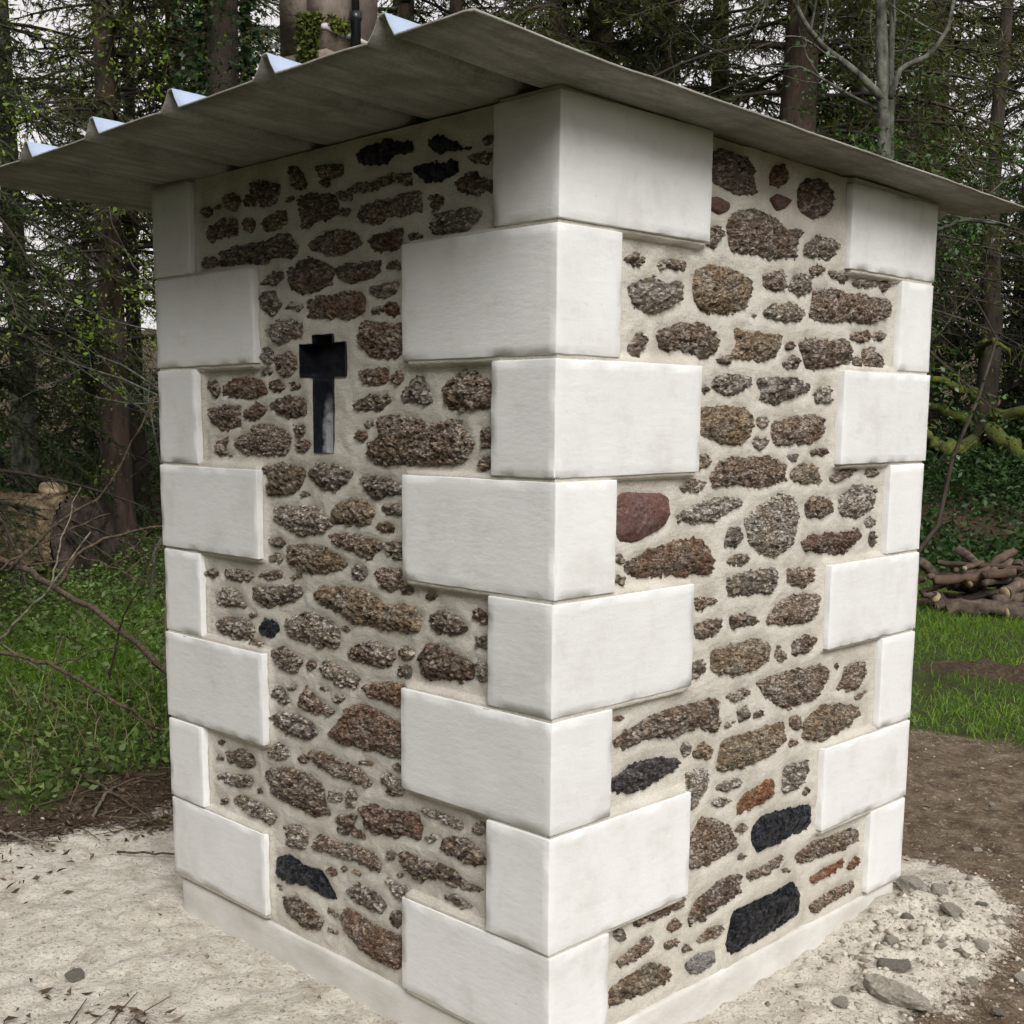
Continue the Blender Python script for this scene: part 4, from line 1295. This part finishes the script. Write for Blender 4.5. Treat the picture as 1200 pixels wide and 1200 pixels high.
# ivy-clad trunk right of the left roof ribs
rng = np.random.default_rng(16)
ix, iy = -8.2, 4.5
root = thing("ivy_tree", "dark tree trunk thickly clad in ivy, left of the stone pillar", "tree", (ix, iy, float(gz(ix, iy)[0]) - .1))
tr = MB(); zz = np.linspace(0, 9, 16)
tr.tube(np.column_stack([.05 * np.sin(zz), .04 * np.cos(zz), zz]), np.linspace(.20, .09, 16), 9, rough=.15)
tr.build("trunk", M['bark_dark'], root, True)
iv = MB(); k = 9500
z = rng.uniform(0, 7.5, k); a = rng.uniform(0, 2 * np.pi, k); q = .2 + .28 * rng.random(k) ** 2 * (1 + .6 * fbm(np.column_stack([np.cos(a), np.sin(a), z * 1.3]), 2, 3))
P = np.column_stack([np.cos(a) * q, np.sin(a) * q, z])
iv.leaves(P, unit(np.column_stack([np.cos(a), np.sin(a), rng.normal(size=k) * .4 - .5])), rng.uniform(.035, .08, k), .8, .2, rng)
iv.build("ivy", M['leaf_ivy'], root)

# glossy shrub at the right edge beside the woodpile
leafy_tree("laurel_shrub", "glossy dark green shrub at the right edge behind the woodpile", "shrub", (-2.75, 11.1), 41, .42, .015, 'leaf_holly', .10, 10, 'bark_dark', 7, (0, 0, 0), 2, .07, None, .05, (2, 4), .8, .8, .38)

# low evergreen undergrowth along the wood's edge: one mass
rng = np.random.default_rng(18)
def scatter(n, fn, rng):
    """random points (camera-free): uniform in a box, kept where fn says so"""
    P = np.column_stack([rng.uniform(-34, 9, n), rng.uniform(-16, 30, n)])
    return P[rng.random(n) < fn(P[:, 0], P[:, 1])]
def edge_w(x, y):
    r = np.hypot(x + .86, y - .88)
    back = sstep(-2, 2, (y - .9) - (x + .9) * .55)
    n = .5 + .9 * fbm(np.column_stack([x * .45, y * .45, 0 * x]), 3, 71)
    return sstep(9.8, 11.5, r) * (1 - sstep(20, 27, r)) * back * np.clip(n, 0, 1)
P = scatter(120000, edge_w, rng)[:30000]
for (xa, xb, ya, yb, cap) in ((-9, 1.5, 8.5, 19, 75000), (-20, -8, 0, 12, 26000)):
    Pq = np.column_stack([rng.uniform(xa, xb, 230000), rng.uniform(ya, yb, 230000)])
    P = np.vstack([P, Pq[rng.random(len(Pq)) < np.clip(edge_w(Pq[:, 0], Pq[:, 1]) * 1.3, 0, 1)][:cap]])
r = np.hypot(P[:, 0] + .86, P[:, 1] - .88)
hm = (.25 + 1.25 * sstep(10.5, 16, r)) * (.6 + .8 * np.clip(fbm(to3(P * .6), 3, 72), -.6, 1))
hm = np.where((P[:, 0] > -9) & (P[:, 1] > 8) & (P[:, 1] < 17.5), hm * .36, hm)      # kept low in front of the mossy tree
h = np.clip(hm, .08, 9) * rng.random(len(P)) ** .8
ub = MB()
ub.leaves(np.column_stack([P, gz(P[:, 0], P[:, 1]) + h]), unit(rng.normal(size=(len(P), 3)) * [1, 1, .6] + [0, 0, .15]), rng.uniform(.05, .13, len(P)), .45, .25, rng)
o = ub.build("undergrowth", M['leaf_under'])
tag(o, "dark green undergrowth along the edge of the wood", "undergrowth", None, "stuff")

# brambles and nettles left of the shed
def bramble_w(x, y):
    s, g, l = zones(x, y)
    r = np.hypot(x + .86, y - .88)
    left = 1 - sstep(-1.2, .8, (x + .86) * .6 + (y - .88) * .8 - .8)
    n = np.clip(.55 + .9 * fbm(np.column_stack([x * .9, y * .9, 0 * x]), 3, 81), 0, 1)
    return g * left * (1 - sstep(9.5, 12, r)) * n
P = np.column_stack([rng.uniform(-12, -1.5, 240000), rng.uniform(-4, 7, 240000)])
P = P[rng.random(len(P)) < bramble_w(P[:, 0], P[:, 1])][:75000]
d = shed_dist(P[:, 0], P[:, 1])
hm = (.10 + .34 * sstep(1.5, 4.5, d)) * (.75 + .8 * fbm(to3(P * 1.1), 3, 82))
h = np.clip(hm, .04, 1) * rng.random(len(P)) ** .7
bb = MB()
bb.leaves(np.column_stack([P, gz(P[:, 0], P[:, 1]) + h]), unit(rng.normal(size=(len(P), 3)) * [1, 1, .45] + [0, 0, .12]), rng.uniform(.018, .066, len(P)), .55, .25, rng)
o = bb.build("bramble_patch", M['leaf_bramble'])
tag(o, "low green brambles and ground ivy left of the shed", "brambles", None, "stuff")

# grass
def grass_w(x, y):
    s, g, l = zones(x, y)
    r = np.hypot(x + .86, y - .88)
    side = sstep(-.9, .9, (x + .86) + (y - .88))
    n = np.clip(.6 + 1.3 * fbm(np.column_stack([x * 1.1, y * 1.1, 0 * x]), 3, 91), 0, 1)
    return g * (1 - sstep(8.6, 10.5, r)) * n * (side + (1 - side) * .34)
def blades(P, hmin, hmax, w, rng):
    n = len(P)
    B = np.column_stack([P, gz(P[:, 0], P[:, 1]) - .01])
    H = rng.uniform(hmin, hmax, n)[:, None]
    lean = np.column_stack([rng.normal(size=(n, 2)) * .55, np.ones(n)])
    sd = unit(np.column_stack([rng.normal(size=(n, 2)), np.zeros(n)])) * w
    mid = B + unit(lean) * H * .55
    tip = B + unit(lean + np.column_stack([lean[:, :2] * 1.4, np.zeros(n)])) * H
    V = np.stack([B - sd, B + sd, mid + sd * .8, mid - sd * .8, tip], 1).reshape(-1, 3)
    i = np.arange(n)[:, None] * 5
    return V, i + np.array([[0, 1, 2, 3]]), i + np.array([[3, 2, 4]])
P = np.column_stack([rng.uniform(-9, 3.5, 420000), rng.uniform(-3, 10.5, 420000)])
P = P[rng.random(len(P)) < grass_w(P[:, 0], P[:, 1])][:130000]
V, q, t = blades(P, .025, .12, .0026, rng)
Pt = np.column_stack([rng.normal(size=9000) * .9 - 5.6, rng.normal(size=9000) * .75 + 2.3])
V2, q2_, t2 = blades(Pt, .12, .36, .0032, rng)
q, t, V = np.vstack([q, q2_ + len(V)]), np.vstack([t, t2 + len(V)]), np.vstack([V, V2])
o = link("grass", make_mesh("grass", V, q, t), M['grass'])
tag(o, "bright green grass growing round the clearing", "grass", None, "stuff")

# dead straw-coloured stalks and bramble canes among the green on the left
P = np.column_stack([rng.uniform(-11, -2.2, 60000), rng.uniform(-3, 6, 60000)])
P = P[rng.random(len(P)) < .5 * bramble_w(P[:, 0], P[:, 1])][:4600]
V, q, t = blades(P, .10, .46, .0025, rng)
o = link("dead_stalks", make_mesh("dead_stalks", V, q, t), M['straw'])
tag(o, "dry straw coloured stalks standing among the brambles", "dry stalks", None, "stuff")

# fallen leaves, bark scraps and fine twigs on the bare earth
P = np.column_stack([rng.uniform(-6, 2.5, 90000), rng.uniform(-3, 5, 90000)])
s, g, l = zones(P[:, 0], P[:, 1])
P = P[rng.random(len(P)) < np.clip(l * .9 + .003 * (1 - g), 0, 1)][:12000]
P = P[shed_dist(P[:, 0], P[:, 1]) > .03]
lt = MB()
lt.leaves(np.column_stack([P, gz(P[:, 0], P[:, 1]) + rng.uniform(.002, .02, len(P))]), unit(rng.normal(size=(len(P), 3)) * [1, 1, .25]), rng.uniform(.012, .05, len(P)), .35, .2, rng)
_s, _g, _l = zones(P[:, 0], P[:, 1])
Pk = P[_l > .5][:800]
for p in Pk:
    a = rng.uniform(0, 6.28); L = rng.uniform(.06, .32)
    e = p + L * np.array([math.cos(a), math.sin(a)])
    m = (p + e) / 2 + rng.normal(size=2) * .02
    xy = np.array([p, m, e])
    lt.tube(np.column_stack([xy, gz(xy[:, 0], xy[:, 1]) + .012]), [.003, .0025, .0015], 3, cap=False)
o = lt.build("leaf_litter", M['litter'])
tag(o, "brown fallen leaves and fine twigs scattered on bare earth", "leaf litter", None, "stuff")

# loose grit and pebbles
P = np.column_stack([rng.uniform(-3.6, 2.0, 30000), rng.uniform(-1.6, 4.6, 30000)])
s, g, l = zones(P[:, 0], P[:, 1])
mound = np.exp(-(((P[:, 0] - .15) / .3) ** 2 + ((P[:, 1] - 1.6) / .6) ** 2))
P = P[rng.random(len(P)) < np.clip((1 - g) * (.10 + .10 * s) + mound * .9, 0, 1)]
P = np.vstack([P[:13000], np.column_stack([rng.normal(size=1100) * .26 + .24, rng.normal(size=1100) * .42 + 1.5])])
P = P[shed_dist(P[:, 0], P[:, 1]) > .012]
n = len(P)
octv = np.array([(1, 0, 0), (-1, 0, 0), (0, 1, 0), (0, -1, 0), (0, 0, 1), (0, 0, -1.0), ])
octf = np.array([(0, 2, 4), (2, 1, 4), (1, 3, 4), (3, 0, 4), (2, 0, 5), (1, 2, 5), (3, 1, 5), (0, 3, 5)])
sz = .0025 + .010 * rng.random(n) ** 4
mound = np.exp(-(((P[:, 0] - .15) / .3) ** 2 + ((P[:, 1] - 1.6) / .6) ** 2))
sz = sz * (1 + .8 * mound)
V = octv[None] * (sz[:, None] * rng.uniform(.6, 1.3, (n, 6)))[..., None] + rng.normal(size=(n, 6, 3)) * sz[:, None, None] * .25
ang = rng.uniform(0, 6.28, n); ca, sn = np.cos(ang)[:, None], np.sin(ang)[:, None]
V = np.stack([V[..., 0] * ca - V[..., 1] * sn, V[..., 0] * sn + V[..., 1] * ca, V[..., 2] * .7], -1)
V += np.column_stack([P, gz(P[:, 0], P[:, 1]) + sz * .05])[:, None]
T = (np.arange(n)[:, None, None] * 6 + octf[None]).reshape(-1, 3)
o = link("gravel", make_mesh("gravel", V.reshape(-1, 3), None, T), M['gravel'])
tag(o, "loose grit and pebbles strewn on the sand and earth", "gravel", None, "stuff")

# ------------------------------------------------------------------ rubble stones
import bmesh
def rock_mesh(seed, sub=3, rough=.35, flat=.6, stretch=(1, 1, 1)):
    bm = bmesh.new()
    bmesh.ops.create_icosphere(bm, subdivisions=sub, radius=1)
    V = np.array([v.co[:] for v in bm.verts])
    rg = np.random.default_rng(seed)
    for q in range(7):                                   # a few broken, flat sides
        nrm = unit(rg.normal(size=3)); c = rg.uniform(.55, .85)
        k = V @ nrm
        V = V - np.clip(k - c, 0, 9)[:, None] * nrm * .9
    V = V * (1 + rough * .5 * fbm(V * 1.6 + seed, 3, seed)[:, None] + rough * .25 * fbm(V * 5 + seed, 2, seed + 1)[:, None])
    V = V * np.array(stretch) * [1, 1, flat]
    for v, c in zip(bm.verts, V): v.co = c
    me = bpy.data.meshes.new("rock"); bm.to_mesh(me); bm.free()
    return me

def rock(mesh, x, y, s, rz, label, group=None, mat='rock', sink=.3, tilt=(0, 0), name="rubble_stone", cat="stone"):
    o = bpy.data.objects.new(name, mesh); col.objects.link(o)
    if len(mesh.materials) == 0: mesh.materials.append(M[mat])
    o.material_slots[0].link = 'OBJECT'; o.material_slots[0].material = M[mat]
    o.location = (x, y, float(gz(x, y)[0]) + s * .6 * (1 - sink) * .6)
    o.scale = (s, s, s); o.rotation_euler = (tilt[0], tilt[1], rz)
    return tag(o, label, cat, group)

R1 = rock_mesh(101, 4, .45, .45, (1.35, .55, 1))
R2, R3, R4 = rock_mesh(102), rock_mesh(103, 3, .5, .7), rock_mesh(104, 3, .45, .5, (1.2, .8, 1))
rock(R1, .30, 1.14, .082, .05, "large broken slab of pale rubble leaning in the sand by the right wall", None, 'rock', .15, (-.55, .12))
rock(R4, .24, 1.28, .05, .5, "dark clod of earth tucked behind the leaning pale slab", None, 'rock_dark', .3, name="earth_clod", cat="clod")
rock(R2, .225, .985, .026, .4, "small grey stone alone on the sand below the leaning slab")
rock(R3, -.03, 1.90, .045, 1.0, "grey flat stone against the foot of the right rear quoin", None, 'rock')
rock(R3, -1.48, -.48, .030, 2.0, "dark grey clod on the pale sand in front of the left wall", None, 'rock_dark', .3, name="earth_clod", cat="clod")
sp = [(.12, 1.58, .035), (.2, 1.72, .045), (.27, 1.5, .03), (.35, 1.62, .04), (.1, 1.85, .035), (.22, 1.9, .03), (.42, 1.4, .028), (.5, 1.55, .03), (.32, 1.85, .032),
      (.15, 1.42, .025), (.55, 1.28, .022), (.4, 1.05, .018), (.05, 2.2, .022), (.3, 2.3, .02), (-.1, 2.6, .025), (.2, 2.75, .02), (-.3, 3.2, .022)]
for q, (x, y, s) in enumerate(sp):
    rock([R2, R3, R4][q % 3], x, y, s * rng.uniform(.6, 1.0), rng.uniform(0, 6), "small rubble lump heaped with others beside the right rear corner", "rubble lumps beside the right wall",
         'rock' if q % 5 else 'rock_dark', .1, (rng.uniform(-.4, .4), rng.uniform(-.4, .4)))

# ------------------------------------------------------------------ felled log
rng = np.random.default_rng(25)
lg = thing("felled_log", "thick felled log with rugged bark lying in brambles at the left edge", "log", (-10.1, 3.2, 0))
lz = float(gz(-9.6, 3.4)[0])
n, sides = 60, 96
axis = unit(np.array([-.93, -.37, .0])); sidev = np.array([-axis[1], axis[0], 0]); upv = np.array([0, 0, 1.0])
c0 = np.array([-9.45, 3.55, lz + .42])
th = np.arange(sides) * 2 * np.pi / sides
t = np.linspace(0, 3.2, n)
pp = (c0 + axis * t[:, None])[:, None] + .0
nrm = np.cos(th)[None, :, None] * sidev + np.sin(th)[None, :, None] * upv
q3 = np.column_stack([np.repeat(t, sides) * 2.2, np.tile(np.cos(th), n) * 2.2, np.tile(np.sin(th), n) * 2.2])
rad = .43 * (1 + .10 * fbm(q3, 3, 5) + .26 * np.abs(fbm(q3 * 3.4, 3, 6))).reshape(n, sides)
V = (pp + nrm * rad[..., None]).reshape(-1, 3) - np.array([-10.1, 3.2, 0])
i = np.arange(n - 1)[:, None] * sides; j = np.arange(sides)[None]
Q = np.stack([i + j, i + (j + 1) % sides, i + sides + (j + 1) % sides, i + sides + j], -1).reshape(-1, 4)
link("bark", make_mesh("bark", V, Q, None, True), M['log_bark'], lg)
rings = []
rr_ = np.linspace(1, 0.02, 14)
for f in rr_:
    rings.append(c0 - np.array([-10.1, 3.2, 0]) - axis * (.02 + .06 * (1 - f)) + nrm[0] * (rad[0] * f)[:, None] - axis * (.05 * fbm(np.column_stack([np.cos(th) * f * 4, np.sin(th) * f * 4, th * 0]), 3, 9))[:, None])
V = np.vstack(rings)
i = np.arange(13)[:, None] * sides
Q = np.stack([i + j, i + (j + 1) % sides, i + sides + (j + 1) % sides, i + sides + j], -1).reshape(-1, 4)
link("cut_end", make_mesh("cut_end", V, Q, None, True), M['log_end'], lg)
mb = MB()
sc = c0 - np.array([-10.1, 3.2, 0]) + axis * .42 + np.array([.02, .05, .50])
mb.tube([sc + [0, 0, -.04], sc + [0, 0, 0.01], sc + [0.01, 0, .045]], [.12, .15, .13], 14, rough=.15)
mb.build("wood_slice", M['cut_wood'], lg)["label"] = "pale round piece of wood on top of the log"

# ------------------------------------------------------------------ fallen branches left of the shed
def branch(name, label, pts, r0, r1, mat, twigs=(), group=None, rough=.2, subs=0, seed=0):
    pts = np.asarray(pts, float)
    base = pts[0].copy()
    root = thing(name, label, "branch", tuple(base), 0, group)
    rg = np.random.default_rng(seed)
    P = limb_pts(pts, 18) - base
    P[1:-1] += rg.normal(size=(16, 3)) * r0 * .5
    mb = MB(); mb.tube(P, np.linspace(r0, r1, 18), 8, rough=rough)
    mb.build("main_stem", M[mat], root, True)
    for tw, a, b in twigs:
        Q = limb_pts(tw, 14) - base
        Q[1:-1] += rg.normal(size=(12, 3)) * .008
        mb = MB(); mb.tube(Q, np.linspace(a, b, 14), 5)
        for s in range(subs):
            k = rg.integers(4, 13)
            grow(mb, [], Q[k], unit(rg.normal(size=3) + unit(Q[-1] - Q[0])), rg.uniform(.2, .5), b * 1.2, 1, rg, .2, .02)
        mb.build("twig", M[mat], root, True)
    return root

branch("fallen_branch", "long brown branch sloping down across the grass to the left wall",
       [[-7.06, 1.47, .72], [-6.36, 1.59, .62], [-5.56, 1.43, .57], [-4.7, 1.35, .46], [-3.86, 1.22, .33], [-3.4, 1.15, .12]], .024, .013, 'twig',
       [([[-5.56, 1.43, .57], [-5.5, 1.55, .78], [-5.4, 1.74, .91], [-5.08, 1.92, .97], [-4.7, 2.2, 1.0]], .014, .005),
        ([[-6.41, 1.49, .59], [-6.11, 1.67, .9], [-5.78, 1.89, 1.13], [-5.48, 2.02, 1.59], [-5.4, 2.1, 1.8]], .014, .004),
        ([[-6.45, 1.4, .6], [-6.29, 1.75, .82], [-6.11, 2.11, .98]], .010, .003),
        ([[-6.43, 1.45, .6], [-6.19, 1.95, .69], [-5.57, 2.06, .56]], .009, .004)], None, .15, 3, 3)
branch("fallen_branch", "thin pale dead branch propped up below the felled log",
       [[-5.9, 1.0, .05], [-5.6, 1.15, .35], [-5.35, 1.3, .62], [-5.2, 1.5, .95]], .012, .005, 'twig_pale', [([[-5.35, 1.3, .62], [-5.6, 1.5, .9], [-5.7, 1.7, 1.2]], .007, .003)], None, .1, 1, 4)
branch("fallen_branch", "second slim branch lying under the long brown branch",
       [[-5.2, .85, .30], [-4.7, 1.0, .26], [-4.2, 1.05, .16], [-3.7, 1.1, .05]], .014, .007, 'twig', [([[-4.7, 1.0, .26], [-4.4, 1.3, .4], [-4.2, 1.5, .6]], .006, .003)], None, .1, 2, 5)
rng = np.random.default_rng(45)
for q in range(5):
    x, y = rng.uniform(-8.2, -3.6), rng.uniform(-.2, 2.8)
    z = float(gz(x, y)[0]); a = rng.uniform(0, 6.28); L = rng.uniform(.5, 1.3)
    e = np.array([x + math.cos(a) * L, y + math.sin(a) * L])
    p = [[x, y, z], [(x + e[0]) / 2, (y + e[1]) / 2, z + rng.uniform(.3, .6)], [e[0], e[1], z + rng.uniform(.1, .9)]]
    branch("bramble_stem", "thin arching brown stem among the brambles left of the shed", p, .008, .003, 'twig' if q % 3 else 'twig_pale', (), "arching stems among the brambles", .1, 0, 60 + q)
def stick(label, a, b, r, mat, seed):
    p = np.array([a, ((a[0] + b[0]) / 2, (a[1] + b[1]) / 2), b], float)
    z = gz(p[:, 0], p[:, 1]) + r + .012
    z[1] += .006
    return branch("fallen_stick", label, np.column_stack([p, z]), r, r * .6, mat, (), None, .15, 0, seed)
stick("short pale stick lying across another on the leaf litter", (-2.84, .27), (-3.12, .52), .008, 'twig_pale', 71)
stick("longer brown stick crossed by the short pale stick", (-3.45, .48), (-2.62, .42), .008, 'twig', 72)
stick("pale stick near the left edge at the border of sand and litter", (-2.92, -.12), (-2.52, -.05), .007, 'twig_pale', 73)
stick("thin dark stick pointing at the bottom left quoin", (-2.35, .12), (-1.95, .35), .005, 'twig', 74)

# ------------------------------------------------------------------ woodpile
rng = np.random.default_rng(55)
rtv = np.array([.697, .717]); fwv = np.array([-.717, .697])
pc = np.array([-2.85, 9.05])
def pile_log(s, t, z, L, r, ang, label, mat='log', pitch=0.0, group="logs in the woodpile"):
    d2 = rtv * math.cos(ang) + fwv * math.sin(ang)
    d = np.array([d2[0], d2[1], math.sin(pitch)])
    c = np.array([*(pc + rtv * s + fwv * t), 0])
    c[2] = float(gz(c[0], c[1])[0]) + z
    k = 9
    P = c + d * np.linspace(-L / 2, L / 2, k)[:, None] + rng.normal(size=(k, 3)) * r * .24
    root = thing("firewood_log", label, "log", tuple(c), 0, group)
    mb = MB(); mb.tube(P - c, r * np.linspace(1.0, .82, k), 10, cap=False, rough=.22)
    mb.build("bark", M[mat], root, True)
    for e, sg in ((0, -1), (-1, 1)):
        cm = MB(); a = unit(d)
        cm.tube([P[e] - c - a * .004 * sg, P[e] - c + a * .006 * sg], [r * (.93 if e == 0 else .76)] * 2, 10)
        cm.build("cut_face", M['cut_wood' if rng.random() < .35 else 'log_red'], root)
pile_log(.62, -.62, .07, 1.5, .060, .05, "long brown log lying along the front foot of the woodpile", 'log')
pile_log(-.25, -.60, .075, .75, .075, -.08, "stout log with a dark end at the front left of the woodpile", 'log')
pile_log(.55, -.42, .17, 1.5, .055, .12, "long straight brown log resting on the front of the woodpile", 'log', .02)
pile_log(.15, -.35, .27, .55, .062, .5, "short thick bark covered log in the middle of the woodpile", 'log', .2)
pile_log(-.30, -.35, .32, .65, .048, -.2, "reddish split log sticking out left of the woodpile middle", 'log_red', .12)
pile_log(-.10, -.20, .40, .55, .045, .5, "brown split log slanting upward near the top of the woodpile", 'log_red', .5)
pile_log(.32, .0, .41, .45, .055, 1.2, "log with an orange brown cut end near the top of the woodpile", 'log_red', -.1)
pile_log(.75, -.25, .22, .5, .045, .9, "crooked thin log poking up at the right end of the woodpile", 'log', .6)
for q in range(36):
    lay = q // 10
    s = rng.uniform(-.75, 1.0 - .28 * lay); t = rng.uniform(-.42 + .05 * lay, .5 - .1 * lay)
    pile_log(s, t, .05 + lay * .115 + rng.uniform(-.02, .02), rng.uniform(.25, .8), rng.uniform(.024, .058), rng.normal() * .75,
             "short weathered firewood log heaped inside the woodpile", 'log' if rng.random() < .75 else 'log_red', rng.normal() * .28, "short logs heaped in the woodpile")

# ------------------------------------------------------------------ stone pillar behind the roof
pl = thing("stone_pillar", "tall square grey brown pillar with a black pipe rising behind the roof", "pillar", (-5.1, 3.4, 0), 0)
a0 = np.array([-4.88, 3.12]); aL = np.array([-5.14, 2.90]); aR = np.array([-5.10, 3.72])
uL = unit(aL - a0); uR = unit(aR - a0)
wl, wr = .40, .58
def quad_prism(mb, o, u, v, a, b, c, e, z0, z1):
    pts = [o + u * p + v * q for p, q in ((a, c), (b, c), (b, e), (a, e))]
    V = [(*p, z) for z in (z0, z1) for p in pts]
    mb.add(np.array(V) - [-5.1, 3.4, 0], [(0, 3, 2, 1), (4, 5, 6, 7), (0, 1, 5, 4), (1, 2, 6, 5), (2, 3, 7, 6), (3, 0, 4, 7)])
uL = unit(np.array([-.85, -.2])); uR = unit(np.array([-.28, .96]))
zb = -.1
for k, (z0, z1) in enumerate([(-.1, 1.0), (1.012, 2.1), (2.112, 3.2), (3.212, 4.02), (4.032, 4.9), (4.912, 5.8)]):
    mb = MB(); quad_prism(mb, a0, uL, uR, .155, wl, 0, wr, z0, z1)
    mb.build("block", M['pillar_old'], pl)
    mb = MB(); quad_prism(mb, a0, uL, uR, 0, .152, -.01, wr + .01, z0, z1)
    mb.build("block", M['pillar'], pl)
core_p = MB(); quad_prism(core_p, a0, uL, uR, .01, wl - .01, .01, wr - .01, -.1, 5.78); core_p.build("mortar_core", M['mortar'], pl)
bd = MB(); quad_prism(bd, a0, uL, uR, -.012, .05, -.018, wr + .02, 4.14, 4.175); bd.build("band", M['band'], pl)
pp = a0 + uR * .245 - uL * .06
pm = MB(); pm.tube([[pp[0] + 5.1, pp[1] - 3.4, 3.93], [pp[0] + 5.1, pp[1] - 3.4, 6.0]], [.026, .026], 12)
pipe = pm.build("drain_pipe", M['pipe'], pl, True)
pm = MB(); pm.tube([[pp[0] + 5.1, pp[1] - 3.4, 3.90], [pp[0] + 5.1, pp[1] - 3.4, 4.24], [pp[0] + 5.1, pp[1] - 3.4, 4.25], [pp[0] + 5.1, pp[1] - 3.4, 4.30]], [.034, .034, .042, .042], 14)
pm.build("socket", M['pipe'], pipe, True)
ms = MB(); k = 1500
zz = 3.7 + .55 * rng.random(k); ll = np.clip(.02 + .22 * rng.random(k) * (.4 + (zz - 3.7)) + (4.25 - zz) * .2, -.02, .4)
q2 = a0[None] + uL[None] * ll[:, None] - uR[None] * (.005 + .03 * rng.random(k))[:, None]
kk = 300
q3_ = a0[None] + uR[None] * (.2 * rng.random(kk))[:, None] - uL[None] * (.01 + .03 * rng.random(kk))[:, None]
z3 = 4.15 + .07 * rng.random(kk)
MP = np.vstack([np.column_stack([q2, zz]), np.column_stack([q3_, z3])]) - [-5.1, 3.4, 0]
ms.leaves(MP, unit(rng.normal(size=(len(MP), 3))), rng.uniform(.02, .05, len(MP)), .6, .2, rng)
o = ms.build("moss", M['moss'], pl); o["kind"] = "stuff"
